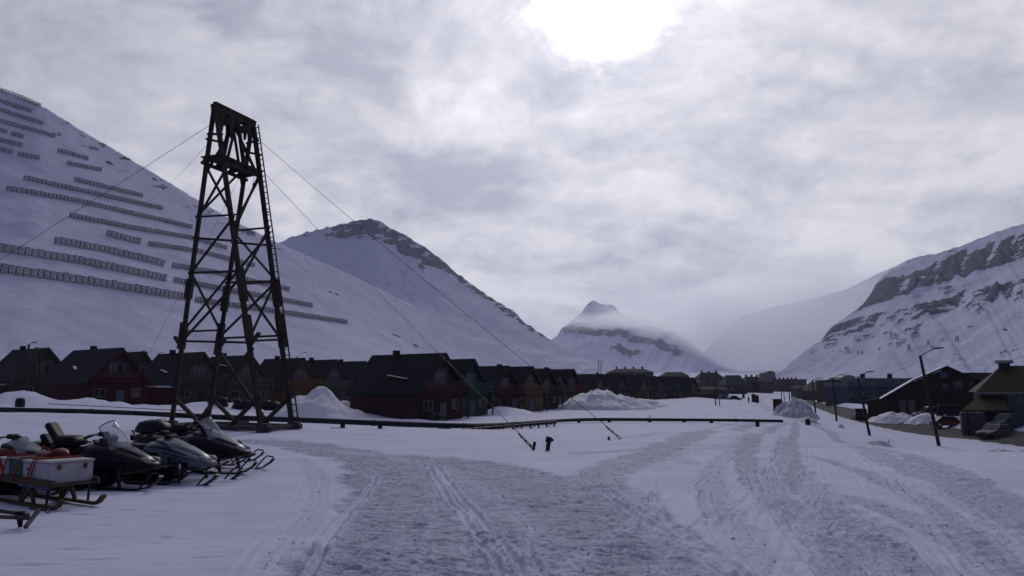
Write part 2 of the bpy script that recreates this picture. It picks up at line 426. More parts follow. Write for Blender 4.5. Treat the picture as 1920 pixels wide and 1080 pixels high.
crust = fbm(gx/0.19, gy/0.11, 4, 31, 0.6); lumps = fbm(gx/1.3, gy/0.9, 3, 41)
gz += mask*nearw*(0.040*crust*(0.45+0.8*np.clip(lumps+0.5, 0, 1)) + 0.022*lumps + 0.045*fbm(gx/0.5, gy/0.24, 4, 37, 0.6)*np.clip(fbm(gx/2.1, gy/1.5, 3, 43)*2.2, 0, 1))
gz += (1-mask)*nearw*(0.010*fbm(gx/0.5, gy/0.20, 4, 51)+0.012*fbm(gx/2.2, gy/0.7, 3, 61))
# runner grooves with raised lips: (polyline, gauge offsets, depth)
GR = [
 ([(985, 1120), (940, 1040), (900, 985), (862, 940), (835, 900), (812, 876)], (-0.13, 0.13), 0.06),
 ([(560, 1120), (610, 1010), (660, 950), (695, 912), (704, 893)], (0.0,), 0.06),
 ([(1440, 1120), (1340, 1045), (1240, 985), (1160, 940), (1140, 918)], (-0.1, 0.1), 0.06),
 ([(1440, 1110), (1330, 1040), (1270, 1000), (1240, 960), (1225, 925)], (0.0,), 0.05),
 ([(1440, 1120), (1390, 1050), (1340, 980), (1325, 920)], (-0.12, 0.12), 0.05),
 ([(1590, 1120), (1520, 1040), (1470, 975), (1420, 920), (1410, 880)], (-0.1, 0.1), 0.05),
 ([(1560, 1000), (1500, 950), (1450, 900), (1440, 870)], (-0.1, 0.1), 0.05),
 ([(1720, 1120), (1640, 1040), (1560, 985)], (-0.12, 0.12), 0.05),
 ([(1960, 1060), (1860, 985), (1760, 930), (1690, 890)], (-0.15, 0.15), 0.05),
 ([(1780, 1090), (1700, 1000), (1640, 985)], (0.0,), 0.05),
 ([(1060, 1120), (980, 1030), (1000, 980)], (0.0,), 0.05),
 ([(1650, 1000), (1540, 910), (1500, 880)], (-0.1, 0.1), 0.04),
 ([(450, 1120), (530, 1000), (580, 930), (590, 880)], (-0.2, 0.2), 0.010),
 ([(1250, 1000), (1200, 940), (1230, 890), (1290, 850)], (-0.15, 0.15), 0.035),
 ([(870, 905), (950, 940), (920, 960)], (0.0,), 0.04),
 ([(1100, 905), (1180, 880), (1230, 872)], (-0.2, 0.2), 0.035),
]
fanA = [(1475, 789), (1440, 815), (1400, 850), (1330, 900), (1240, 960), (1150, 1020), (1040, 1120)]
fanB = [(1500, 790), (1560, 815), (1660, 850), (1760, 895), (1850, 945), (1960, 1010), (2080, 1090)]
fr = random.Random(11)
for i in range(13):
    u0 = (i+fr.random())/13; u1 = min(1, max(0, u0+fr.uniform(-.16, .16))); n_ = len(fanA)
    k0 = fr.choice((1, 2, 2, 3)); ln_ = []
    for q in range(k0, n_):
        uu = u0+(u1-u0)*q/(n_-1)+fr.uniform(-.02, .02)
        x = fanA[q][0]*(1-uu)+fanB[q][0]*uu; y = fanA[q][1]*(1-uu)+fanB[q][1]*uu+(-38*math.sin(math.pi*uu)*(q/6)*0)
        ln_.append((x, y))
    GR.append((ln_, fr.choice(((0.0,), (-.12, .12), (-.2, .2), (-.5, .5))), fr.uniform(.012, .034)))
for i in range(7):
    x0 = fr.uniform(620, 1150); GR.append(([(x0, 1120), (x0+(860-x0)*.45+fr.uniform(-30, 30), 985), (x0+(840-x0)*.8, 900), (780+fr.uniform(-30, 40), 862), (640+fr.uniform(-40, 60), 842)], fr.choice(((0.0,), (-.12, .12), (-.5, .5))), fr.uniform(.01, .025)))
for pts, offs, dep in GR:
    ln = smooth_line(poly_xy(pts), 4)
    D, S = dist_to(ln, gx, gy, 1.2)
    near = D < 1.2
    q = D[near]*S[near]; wob = 0.05*fbm(gx[near]/1.1, gy[near]/1.1, 2, 71)
    for of in offs:
        e = (q+wob-of)
        gz[near] += (1.3 if dep >= .05 else .9)*(-dep*0.55*np.exp(-(e/0.04)**2) + dep*0.5*np.exp(-((np.abs(e)-0.085)/0.035)**2)*(0.2+1.4*vnoise(gx[near]/0.25, gy[near]/0.25, 81)))*(0.3+0.9*vnoise(gx[near]/1.7, gy[near]/1.7, 83))
        mk = mask[near]; mk *= 1-min(.65, dep*11)*np.exp(-(e/0.13)**2); mask[near] = mk
# footprints and blown hollows on the smooth snow, left
rs = random.Random(5)
for (px, py, a, b, d) in [(306, 1008, .11, .10, .05), (290, 1018, .07, .05, .03), (200, 985, .12, .08, .04), (150, 965, .2, .07, .05), (420, 905, .35, .10, .07),
                          (470, 898, .30, .09, .05), (500, 912, .25, .08, .05), (390, 900, .2, .1, .05), (440, 920, .2, .08, .04), (240, 958, .25, .07, .04),
                          (330, 940, .3, .06, .03), (560, 890, .25, .08, .04), (130, 1030, .2, .07, .03), (380, 1045, .25, .06, .03), (60, 1060, .3, .07, .04),
                          (180, 1050, .3, .06, .03), (300, 960, .3, .05, .03), (520, 935, .2, .06, .03)]:
    p = G(px, py); e = ((gx-p.x)/a)**2+((gy-p.y)/b)**2
    d *= .45
    gz += -d*np.exp(-e)+d*0.7*np.exp(-(((gx-p.x)/a)**2+((gy-p.y-1.6*b)/b)**2))
# the ploughed road: bed lowered, low banks along its edges
D, S = dist_to(road_mid, gx, gy, 14)
hwl = np.full(gx.shape, 3.0); nr = D < 14
if nr.any():
    xi = gx[nr]; yi = gy[nr]; best = np.full(xi.shape, 1e9); hb = np.zeros(xi.shape)
    for (mx_, my_), h_ in zip(road_mid, road_hw):
        dd = (xi-mx_)**2+(yi-my_)**2; ok = dd < best; best[ok] = dd[ok]; hb[ok] = h_
    hwl[nr] = hb
u = D-hwl
gz += -0.24*(1-ss(-1.3, -0.25, u))
gz += nr*(S < 0)*(0.16*np.exp(-((u-0.9)/0.7)**2)*(0.3+1.2*vnoise(gx/1.3, gy/1.3, 91)))
mask = np.where(nr & (u > -0.5) & (u < 1.4), np.maximum(mask, 0.5*vnoise(gx/0.8, gy/0.8, 95)), mask)
# drifts in front of the houses and ploughed banks
def drift(px, Y, h, sx, sy, rough=0.12, seed=0):
    global gz
    p = GX(px, Y); e = ((gx-p.x)/sx)**2+((gy-p.y)/sy)**2
    n = 1+rough*4*fbm(gx/(sx*0.6), gy/(sy*0.6), 4, seed)
    gz = gz + h*np.exp(-e*1.2)*n
for a in [(205, 83, 0.9, 3.2, 2.0), (150, 80, 0.5, 5, 2.5), (25, 82, 1.3, 6, 5), (60, 70, 0.3, 4, 2), (300, 92, 0.5, 5, 3), (385, 98, 0.9, 4, 2.5), (440, 106, 1.1, 3, 2.5),
          (720, 80, 0.4, 7, 2.5), (660, 88, 0.8, 6, 3), (950, 102, 1.0, 3.5, 2.5), (905, 90, 0.4, 3, 2), (1060, 138, 0.6, 5, 4), (1260, 215, 1.4, 9, 8), (1310, 240, 1.0, 10, 8),
          ]:
    drift(*a, seed=int(a[0]))
nA = len(ang); nR = len(rad)
cr = np.random.default_rng(3); sel = np.nonzero((rng_d > 7) & (rng_d < 34) & (np.abs(gx) < gy*.72) & (gy > 0) & (mask > .12))[0]
wgt = (0.25+1.2*np.exp(-((mask[sel]-.5)/.22)**2))*rng_d[sel]**1.2; pick = cr.choice(sel, 3800, replace=False, p=wgt/wgt.sum())
_oc = np.array([(1, 0, 0), (0, 1, 0), (-1, 0, 0), (0, -1, 0), (0, 0, 1), (0, 0, -.4)]); _of = [(0, 1, 4), (1, 2, 4), (2, 3, 4), (3, 0, 4), (1, 0, 5), (2, 1, 5), (3, 2, 5), (0, 3, 5)]
cvs = []; cfs = []
for n_, i in enumerate(pick):
    s_ = min(.026, cr.gamma(1.6, .0055)+.005); a_ = cr.uniform(0, 6.28); c_, q_ = math.cos(a_), math.sin(a_)
    o8 = _oc*s_*(0.6+.8*cr.random((6, 3))); ox = o8[:, 0]*c_-o8[:, 1]*q_; oy = o8[:, 0]*q_+o8[:, 1]*c_
    jx, jy = cr.normal(0, .04, 2)
    cvs.append(np.c_[gx[i]+jx+ox, gy[i]+jy+oy, gz[i]+o8[:, 2]*.8+.004]); cfs += [tuple(k_+6*n_ for k_ in f) for f in _of]
clods = bpy.data.meshes.new('snow_clods'); clods.from_pydata(np.concatenate(cvs).tolist(), [], cfs); clods.materials.append(M['pile'])
o_ = put(clods, 'snow_clods'); o_['kind'] = 'stuff'; o_['label'] = 'small snow crumbs thrown up along the tracks'
V = np.c_[gx, gy, gz]
ii, jj = np.meshgrid(np.arange(nR-1), np.arange(nA), indexing='ij')
j2 = (jj+1) % nA
Fq = np.stack([ii*nA+jj, ii*nA+j2, (ii+1)*nA+j2, (ii+1)*nA+jj], -1).reshape(-1, 4)[:, ::-1]
def grid_mesh(name, V, Fq, mats, mask=None, smooth=True):
    me = bpy.data.meshes.new(name)
    me.vertices.add(len(V)); me.vertices.foreach_set('co', np.ascontiguousarray(V, dtype=np.float32).ravel())
    me.loops.add(Fq.size); me.loops.foreach_set('vertex_index', np.ascontiguousarray(Fq, dtype=np.int32).ravel())
    me.polygons.add(len(Fq)); me.polygons.foreach_set('loop_start', np.arange(0, Fq.size, 4, dtype=np.int32))
    me.polygons.foreach_set('use_smooth', np.full(len(Fq), smooth))
    me.update(calc_edges=True); me.validate()
    for m_ in mats: me.materials.append(m_)
    if mask is not None:
        at = me.attributes.new('mask', 'FLOAT', 'POINT'); at.data.foreach_set('value', mask.astype(np.float32))
    return me
struct(put(grid_mesh('ground', V, Fq, [M['snow']], mask), 'ground'))['label'] = 'snow covered valley floor with churned vehicle tracks'
# road sheet
m_ = MB(); nw = 7
rn = len(_lo)
vs = []
for i in range(rn):
    for k in range(nw):
        p = _lo[i]+(_hi[i]-_lo[i])*(k/(nw-1)); t_ = abs(k/(nw-1)-0.5)*2
        vs.append((p[0], p[1], hz(p[0], p[1])-0.06+0.03*(1-t_*t_)+0.45*k/(nw-1)))
fs = [(i*nw+k, i*nw+k+1, (i+1)*nw+k+1, (i+1)*nw+k) for i in range(rn-1) for k in range(nw-1)]
m_.add(vs, fs); struct(m_.build('road', M['road'], smooth=True))

# ------------------------------------------------------------------ mountains
def mountain(name, sil, p, naz, nv, back, amp, wav, rockfn, ridge_j=0.0, seed=0, buttress=0.0, gully=0.0, gf=(45, 2.5)):
    a0 = np.array([ray(q[0], q[1]) for q in sil]); yf0 = np.array([q[2] for q in sil], float); yr0 = np.array([q[3] for q in sil], float)
    az = np.linspace(a0[0, 0], a0[-1, 0], naz)
    el = np.interp(az, a0[:, 0], a0[:, 1]); yf = np.interp(az, a0[:, 0], yf0); yr = np.interp(az, a0[:, 0], yr0)
    k = 9; ker = np.hanning(k+2)[1:-1]; ker /= ker.sum()
    sm = lambda q: np.convolve(np.pad(q, k//2, mode='edge'), ker, 'valid')
    yf, yr = sm(sm(yf)), sm(sm(yr)); el = sm(el)
    elj = ridge_j*fbm(az*160, az*0+seed, 4, seed)
    nb = 14
    v = np.r_[np.linspace(0, 1, nv), 1+np.linspace(0, 1, nb)[1:]]
    zf = H(az*yf, yf)-6; zr = CZ+el*yr
    Vv, Az = np.meshgrid(v, az, indexing='ij'); t = np.clip(Vv, 0, 1); bk = np.clip(Vv-1, 0, 1)
    Y = yf+(yr-yf)*t+bk*back
    Z = zf+(zr-zf)*t**p-bk*back*0.55
    Z = Z+elj*yr*np.where(bk > 0, 1-bk, t**14)
    Z = np.where(bk > 0, np.maximum(Z, -60), Z)
    X = Az*Y
    win = np.sin(np.pi*np.clip(t, 0, 1))**0.6*(bk == 0)
    Z = Z+amp*win*fbm(X/wav, Y/wav, 5, seed+3)
    yc_e = (Z-CZ)/Y
    # image row of each point, only to look the rock bands up
    tt = (yc_e*CP-SP)/(CP+yc_e*SP); py = 540-F*tt; px = 960+F*Az*(CP-tt*SP)
    rk = rockfn(px, py, X, Y, t) if rockfn else np.zeros_like(X)
    rk = rk*(bk < 0.5)
    if gully:
        Z = Z+gully*win*fbm(Az*gf[0]+t*gf[1], t*1.3, 4, seed+11)
    if buttress:
        Z = Z+buttress*np.clip(rk, 0, 1)*win*(fbm(Az*90+t*3, t*5, 4, seed+5)+0.4)
    Vt = np.c_[X.ravel(), Y.ravel(), Z.ravel()]
    n0 = len(v); i2, j2_ = np.meshgrid(np.arange(n0-1), np.arange(naz-1), indexing='ij')
    Fm = np.stack([i2*naz+j2_, i2*naz+j2_+1, (i2+1)*naz+j2_+1, (i2+1)*naz+j2_], -1).reshape(-1, 4)
    o = struct(put(grid_mesh(name, Vt, Fm, [M['hill']], rk.ravel()), name))
    def surf(qx, qy):
        a, e = ray(qx, qy)
        j = np.clip((a-az[0])/(az[1]-az[0]), 0, naz-1.001); j0 = int(j); fj = j-j0
        zc_ = Z[:nv, j0]*(1-fj)+Z[:nv, j0+1]*fj; yc_ = Y[:nv, j0]*(1-fj)+Y[:nv, j0+1]*fj
        ee = (zc_-CZ)/yc_
        idx = np.nonzero(ee >= e)[0]
        i = idx[0] if len(idx) else nv-1
        if i > 0:
            f_ = (e-ee[i-1])/max(1e-9, ee[i]-ee[i-1]); f_ = min(max(f_, 0), 1)
            yy = yc_[i-1]+(yc_[i]-yc_[i-1])*f_; zz = zc_[i-1]+(zc_[i]-zc_[i-1])*f_
        else: yy, zz = yc_[0], zc_[0]
        return Vector((a*yy, yy, zz))
    return o, surf
def line_y(pts, x):
    q = np.array(pts, float); return np.interp(x, q[:, 0], q[:, 1])
HILL = [(-900, -260, 170, 900), (-500, -60, 190, 950), (-250, 70, 215, 980), (0, 168, 250, 1000), (80, 199, 262, 1005), (150, 243, 275, 1010), (210, 278, 290, 1020), (300, 332, 310, 1035), (370, 375, 330, 1050), (440, 415, 365, 1070),
        (520, 455, 410, 1095), (640, 508, 490, 1140), (700, 537, 560, 1160), (780, 577, 680, 1200), (860, 620, 830, 1250), (950, 663, 1000, 1300), (1010, 684, 1180, 1350), (1060, 700, 1320, 1400), (1120, 722, 1400, 1450)]
def rock_hill(px, py, X, Y, t):
    n = fbm(px/26, py/9, 4, 101)
    ridge = np.exp(-((1-t)/0.10)**2)*(px > 80)*(px < 560)
    r = ridge*(n > 0.22)*0.46
    for (x, y, a, b) in [(205, 305, 12, 4), (632, 552, 9, 3.5), (600, 533, 5, 2), (780, 648, 7, 4), (740, 628, 14, 2), (620, 548, 5, 2)]:
        r = np.maximum(r, 0.75*np.exp(-((px-x)/a)**2-((py-y-(px-x)*0.4)/b)**2))
    return r
hill_o, hill = mountain('hill', HILL, 1.6, 520, 150, 500, 7, 160, rock_hill, 0.0012, 1, gully=0.6, gf=(30, -12))
MID = [(440, 478, 1500, 2250), (523, 455, 1450, 2300), (560, 440, 1430, 2300), (600, 429, 1420, 2300), (660, 416, 1400, 2290), (690, 410, 1400, 2280), (706, 412, 1400, 2270), (735, 428, 1400, 2280), (770, 446, 1400, 2290), (800, 465, 1400, 2290),
       (825, 485, 1400, 2280), (850, 506, 1400, 2270), (880, 530, 1400, 2250), (905, 547, 1400, 2240), (940, 570, 1400, 2210), (965, 585, 1400, 2190), (985, 605, 1400, 2150), (1025, 632, 1420, 2100), (1060, 652, 1450, 2050), (1095, 670, 1500, 2000), (1150, 696, 1600, 1950), (1200, 720, 1700, 1900)]
def rock_mid(px, py, X, Y, t):
    top = line_y([(s[0], s[1]) for s in MID], px)
    low = line_y([(540, 450), (600, 450), (660, 450), (706, 450), (745, 476), (790, 498), (830, 508), (870, 536), (920, 570), (985, 618), (1025, 640), (1060, 658)], px)
    wgt = line_y([(540, .35), (590, .6), (650, .8), (706, .95), (760, .9), (830, .9), (880, .95), (950, .9), (990, .75), (1030, .7), (1060, .2)], px)
    b = ss(-3, 2, py-top)*(1-ss(-8, 5, py-low))*wgt
    b = b*(0.70+0.8*fbm(px/14, py/7, 4, 111))
    for (x, y, a, c) in [(790, 502, 8, 6), (865, 527, 8, 5), (1015, 627, 10, 4), (760, 455, 12, 8)]:
        b = np.maximum(b, 0.85*np.exp(-((px-x)/a)**2-((py-y-(px-x)*0.6)/c)**2))
    return b
mountain('mountain', MID, 1.55, 460, 150, 700, 16, 260, rock_mid, 0.0022, 2, buttress=14, gully=8, gf=(60, -6))
PYR = [(960, 690, 3000, 4300), (1010, 655, 3000, 4350), (1045, 628, 3000, 4400), (1062, 608, 3000, 4450), (1085, 588, 3000, 4480), (1102, 570, 3000, 4500), (1112, 563, 3000, 4500), (1128, 566, 3000, 4500), (1145, 573, 3000, 4500), (1168, 590, 3000, 4480), (1200, 604, 3000, 4450), (1240, 616, 3000, 4400),
       (1270, 627, 3000, 4350), (1300, 647, 3000, 4300), (1330, 668, 3100, 4250), (1360, 686, 3200, 4200), (1420, 705, 3300, 4100)]
def rock_pyr(px, py, X, Y, t):
    n = fbm(px/9, py/6, 4, 121)
    mid = line_y([(1045, 620), (1100, 622), (1150, 628), (1200, 636), (1240, 648), (1290, 668)], px)
    b = np.exp(-((py-mid)/8)**4)*ss(1048, 1060, px)*(1-ss(1270, 1300, px))*(0.72+0.5*n)
    b = np.maximum(b, np.exp(-((px-1172)/32)**4-((py-660-(px-1172)*0.12)/7)**4)*(0.72+0.5*n))
    b = np.maximum(b, 0.8*np.exp(-((px-1104)/7)**2-((py-570)/4)**2))
    b = np.maximum(b, 0.8*np.exp(-((px-1150)/12)**2-((py-577-(px-1150)*0.7)/4)**2))
    return b
mountain('mountain', PYR, 1.2, 260, 110, 900, 30, 420, rock_pyr, 0.0035, 3, buttress=26, gully=22, gf=(90, -4))
RGT = [(1420, 715, 1700, 1750), (1460, 700, 1550, 1760), (1480, 683, 1500, 1780), (1500, 664, 1450, 1800), (1540, 638, 1300, 1820), (1556, 615, 1250, 1830), (1580, 598, 1180, 1840), (1610, 578, 1100, 1850), (1632, 553, 1050, 1850), (1642, 532, 1030, 1840), (1660, 512, 1000, 1820), (1690, 500, 950, 1800), (1740, 482, 860, 1760),
       (1800, 461, 750, 1700), (1870, 434, 640, 1620), (1920, 418, 560, 1560), (2050, 370, 440, 1420), (2300, 270, 330, 1200), (2700, 120, 240, 1000)]
UP_T = [(1600, 575), (1641, 530), (1676, 516), (1736, 502), (1795, 471), (1860, 452), (1919, 432), (2100, 380), (2700, 200)]
UP_B = [(1600, 588), (1611, 583), (1673, 561), (1736, 543), (1795, 525), (1866, 505), (1919, 493), (2100, 450), (2700, 310)]
LO_T = [(1535, 640), (1558, 613), (1605, 598), (1661, 587), (1735, 570), (1819, 545), (1896, 528), (2100, 480), (2700, 340)]
LO_B = [(1535, 645), (1576, 632), (1632, 622), (1700, 607), (1771, 588), (1830, 576), (1881, 563), (2100, 510), (2700, 380)]
def rock_rgt(px, py, X, Y, t):
    ut, ub, lt, lb = (line_y(q, px) for q in (UP_T, UP_B, LO_T, LO_B))
    g1 = fbm(px/15+py/30, py/60, 3, 131); g2 = fbm(px/17+py/22, py/50, 3, 141); n = fbm(px/6, py/6, 3, 151)
    q = (py-ut)/(ub-ut)
    b = ss(-0.15, 0.25, q)*(1-ss(0.9, 1.05, q))*(0.66+0.85*g1*(0.6+0.6*(1-q))+0.2*n+0.25*np.clip(q, 0, 1)-0.12)
    q2 = (py-lt)/(lb-lt)
    ln = ss(-0.1, 0.15, q2)*(1-ss(0.85, 1.05, q2))*(0.60+0.85*g2+0.18*n)*ss(1535, 1550, px)
    gap_ = np.exp(-((q2-0.62)/0.10)**2)*(px < 1790)
    b = np.maximum(b, ln*(1-0.8*gap_))
    sc = (fbm(px/34+py/16, py/40-px/60, 4, 161) > 0.42)*0.42*ss(0.05, 0.3, t)
    return np.maximum(b, sc)
rgt_o, rgt = mountain('mountain', RGT, 1.45, 520, 190, 700, 16, 210, rock_rgt, 0.0014, 4, buttress=18, gully=7, gf=(75, 9))
BCK = [(1280, 700, 4200, 5200), (1340, 640, 4200, 5200), (1390, 592, 4200, 5200), (1440, 578, 4200, 5200), (1520, 560, 4200, 5200), (1580, 545, 4200, 5200), (1640, 516, 4200, 5200), (1720, 480, 4200, 5200), (1820, 470, 4200, 5200)]
mountain('mountain', BCK, 1.3, 160, 60, 900, 40, 500, lambda px, py, X, Y, t: 0.25+0.4*fbm(px/12, py/8, 4, 171), 0.001, 5, gully=25)
FAR = [(-200, 640, 5600, 6600), (600, 655, 5600, 6600), (1000, 676, 5600, 6600), (1300, 680, 5600, 6600), (1360, 668, 5600, 6600), (1430, 664, 5600, 6600), (1500, 650, 5600, 6600), (1800, 600, 5600, 6600), (2300, 560, 5600, 6600)]
mountain('mountain', FAR, 1.3, 160, 40, 300, 40, 500, None, 0.001, 6, gully=25)
for o, l in zip([o for o in COL.objects if o.name.startswith(('hill', 'mountain'))],
    ['smooth snowy hillside carrying rows of avalanche fences', 'flat topped snowy mountain with dark rim cliffs beyond the hillside', 'pyramid shaped snowy peak far up the valley', 'snowy mountainside with two bands of dark cliffs on the right', 'pale misty mountain behind the cliff banded mountainside', 'faint far snow ridge closing the valley']):
    o['label'] = l
# ------------------------------------------------------------------ cableway tower
tA = GX(319, 43.5); tC = GX(494, 39.6); tB = GX(387, 46.6); tD = GX(551, 42.7)
for q in (tA, tB, tC, tD): q.z = hz(q.x, q.y)+0.05
a_, e_ = ray(403, 203); YN = (tA.y+tC.y)/2; tN = Vector((a_*YN, YN, CZ+e_*YN))
a_, e_ = ray(474, 236); YF = (tB.y+tD.y)/2; tF = Vector((a_*YF, YF, CZ+e_*YF))
tw0 = Vector(((tA.x+tD.x)/2, (tA.y+tD.y)/2, hz(-15, 43)))
tower = thing('cableway_tower', 'tall dark timber cableway tower standing on the snow left of centre', 'tower', tw0)
def TL(p): return Vector(p)-tw0
def tbar(name, a, b, wd, ht=None, m='timber', ext=0.12, up=(0, 0, 1)):
    return MB().bar(TL(a), TL(b), wd, ht, ext=ext, up=up).build(name, M[m], tower)
hgt = tN.z-tA.z
head_off = (tF-tN).normalized()
def leg(base, top, f): return base.lerp(top, f)
legtops = {}
for nm, b, t in (('A', tA, tN), ('C', tC, tN), ('B', tB, tF), ('D', tD, tF)):
    side = 1 if nm in 'CD' else -1
    u_ = (tC-tA).normalized()*0.10*side
    tp = t+u_-Vector((0, 0, 0.15)); legtops[nm] = (b, tp)
    tbar('leg', b-Vector((0, 0, 0.5)), tp, 0.20, 0.20, ext=0)
    for f0, f1 in ((0.255, 0.345), (0.40, 0.485)):            # thick splices half way up
        if nm in 'C' and f0 > 0.3: pass
        s0, s1 = leg(b, tp, f0+random.uniform(-.02, .02)), leg(b, tp, f1+random.uniform(-.02, .02))
        tbar('splice', s0, s1, 0.36, 0.30, ext=0)
def LP(nm, f): return legtops[nm][0].lerp(legtops[nm][1], f)
def frac(nm, py):
    # share of the leg's height that shows at that image row
    b, t = legtops[nm]; best = min(range(401), key=lambda i: abs(proj(b.lerp(t, i/400))[1]-py)); return best/400
def proj(p):
    d = Vector(p)-Vector((0, 0, CZ)); dep = d.y*CP+d.z*SP; upc = -d.y*SP+d.z*CP
    return 960+F*d.x/dep, 540-F*upc/dep
def hbar(n1, n2, py1, py2, wd=0.10, ext=0.25, nm='crossbeam'):
    return tbar(nm, LP(n1, frac(n1, py1)), LP(n2, frac(n2, py2)), wd, wd*1.15, ext=ext)
def dbar(n1, n2, py1, py2, wd=0.10): return tbar('brace', LP(n1, frac(n1, py1)), LP(n2, frac(n2, py2)), wd, wd, ext=0.2)
# horizontals
for q in [('A', 'C', 640, 643), ('B', 'D', 634, 630), ('A', 'B', 622, 619), ('A', 'C', 512, 508), ('B', 'D', 530, 527), ('A', 'B', 407, 402), ('C', 'D', 640, 636),
          ('C', 'D', 432, 427), ('A', 'C', 447, 452), ('B', 'D', 455, 460), ('A', 'C', 251, 252), ('B', 'D', 268, 264), ('C', 'D', 532, 528)]: hbar(*q)
# diagonals
for q in [('A', 'C', 640, 520), ('B', 'D', 632, 532), ('A', 'B', 620, 515), ('A', 'B', 512, 622),
          ('C', 'D', 635, 530), ('C', 'D', 532, 640), ('A', 'C', 510, 410), ('B', 'D', 530, 440), ('B', 'D', 440, 522), ('C', 'D', 525, 432), 
          ('A', 'B', 400, 312), ('C', 'D', 425, 330), ('B', 'D', 420, 325), ('A', 'C', 405, 320), ('A', 'C', 312, 400), ]: dbar(*q)
# base: sills, footings, struts
for a, b in ((tA, tC), (tB, tD), (tA, tB), (tC, tD)):
    tbar('sill_beam', a+Vector((0, 0, .12)), b+Vector((0, 0, .12)), 0.26, 0.24, 'timber2', ext=0.5)
for q in (tA, tB, tC, tD): MB().box(TL(q)+Vector((0, 0, 0.02)), (0.55, 0.62, 0.7)).build('footing', M['timber2'], tower)
mAC = (tA+tC)/2; mBD = (tB+tD)/2
for nm, mid in (('A', mAC), ('C', mAC), ('B', mBD), ('D', mBD)):
    f1 = frac(nm, 715); fo = tA.lerp(tC, .36) if nm == 'A' else (tA.lerp(tC, .66) if nm == 'C' else (tB.lerp(tD, .36) if nm == 'B' else tB.lerp(tD, .66)))
    tbar('brace', LP(nm, frac(nm, 745)), fo+Vector((0, 0, .2)), 0.17, 0.17)
    other = {'A': 'C', 'C': 'A', 'B': 'D', 'D': 'B'}[nm]
    fo2 = (tA.lerp(tC, .70) if nm == 'A' else tA.lerp(tC, .30)) if nm in 'AC' else (tB.lerp(tD, .72) if nm == 'B' else tB.lerp(tD, .30))
    if nm in 'CB': tbar('brace', LP(nm, frac(nm, 655)), fo2+Vector((0, 0, .2)), 0.16, 0.16)
for nm, py in (('A', 650), ('B', 655), ('C', 645)):              # stub pegs sticking out
    p = LP(nm, frac(nm, py)); d = (tC-tA).normalized()*(-1 if nm == 'A' else 1)
    tbar('peg', p, p+d*0.6+Vector((0, 0, .55)), 0.18, 0.14, ext=0)
# platform
fP = frac('A', 296); pA, pC = LP('A', fP), LP('C', fP); fQ = frac('B', 312); pB, pD = LP('B', fQ), LP('D', fQ)
wv = (pB-pA); wn = wv.normalized(); un = (tC-tA); un.z = 0; un.normalize(); zc0 = (pA.z+pB.z)/2-0.25
c0 = (pA+pC)/2-wn*0.30; c1 = (pB+pD)/2+wn*0.15; half = 0.74
npl = 5
for i in range(npl):
    o_ = -half+2*half*(i+0.5)/npl
    a = c0+un*o_; b = c1+un*o_; a.z = b.z = zc0+random.uniform(-.015, .015)
    e0 = random.uniform(-.15, .1)
    tbar('deck_plank', a-wn*e0, b+wn*random.uniform(-.1, .15), 2*half/npl-0.03, 0.07, ext=0)
for f in (0.06, 0.35, 0.65, 0.94):
    a = c0.lerp(c1, f)-un*(half+.06); b = c0.lerp(c1, f)+un*(half+.06); a.z = b.z = zc0-0.14
    tbar('deck_joist', a, b, 0.18, 0.2, ext=0)
for s_ in (-1, 1):
    a = c0+un*s_*half*0.85; b = c1+un*s_*half*0.85; a.z = b.z = zc0-0.31
    tbar('deck_beam', a, b, 0.16, 0.16, ext=0.1)
# head: two cap beams, cross pieces, hangers
hu = (tF-tN); hu.z = 0; hu.normalize()
h0 = tN-hu*0.10; h1 = tF+hu*0.05
for s_ in (-1, 1): tbar('cap_beam', h0+un*s_*0.11, h1+un*s_*0.11, 0.18, 0.28, ext=0)
tbar('cap_beam', h0+Vector((0, 0, .27)), h1+Vector((0, 0, .24)), 0.22, 0.18, ext=-0.05)
for f in (0.02, 0.14, 0.3, 0.46, 0.6, 0.78, 0.97):
    p = h0.lerp(h1, f); tbar('cross_piece', p-un*0.25+Vector((0, 0, .17)), p+un*0.25+Vector((0, 0, .17)), 0.16, 0.14, ext=0)
for f in (0.16, 0.40, 0.56, 0.84):                           # hanging saddle boards, wide at the top
    p = h0.lerp(h1, f); ln = random.uniform(0.9, 1.7); d = hu*0.16
    for s_ in (-1, 1):
        q = p+un*s_*0.17
        vs = [q-hu*.22+un*.05, q+hu*.22+un*.05, q+hu*.06+un*.05+Vector((0, 0, -ln)), q-hu*.06+un*.05+Vector((0, 0, -ln))]
        vs += [x-un*.1 for x in vs]
        MB().add([TL(x) for x in vs], [(0,1,2,3),(7,6,5,4),(0,4,5,1),(1,5,6,2),(2,6,7,3),(3,7,4,0)]).build('hanger', M['timber'], tower)
for f in (0.3, 0.52, 0.74):
    p = h0.lerp(h1, f); MB().tube([TL(p-un*0.25+Vector((0, 0, -.45))), TL(p+un*0.25+Vector((0, 0, -.45)))], 0.22, 12).build('pulley_wheel', M['iron'], tower)
midt = (tN+tF)/2; pm = (c0+c1)/2
for s_ in (-1, 1):
    for f, g in (((0.45, 0.40),) if s_ < 0 else ((0.55, 0.60),)):
        a = h0.lerp(h1, f)+un*s_*0.1; b = c0.lerp(c1, g)+un*s_*half*0.75; b.z = zc0
        tbar('post', b, a, 0.19, 0.19, ext=0)
for nm1, py in (('A', 262), ('B', 285)):
    p = LP(nm1, frac(nm1, py)); o2 = LP({'A': 'C', 'B': 'D'}[nm1], frac({'A': 'C', 'B': 'D'}[nm1], py+4)); tbar('crossbeam', p, o2, 0.1, 0.12, ext=0.3)
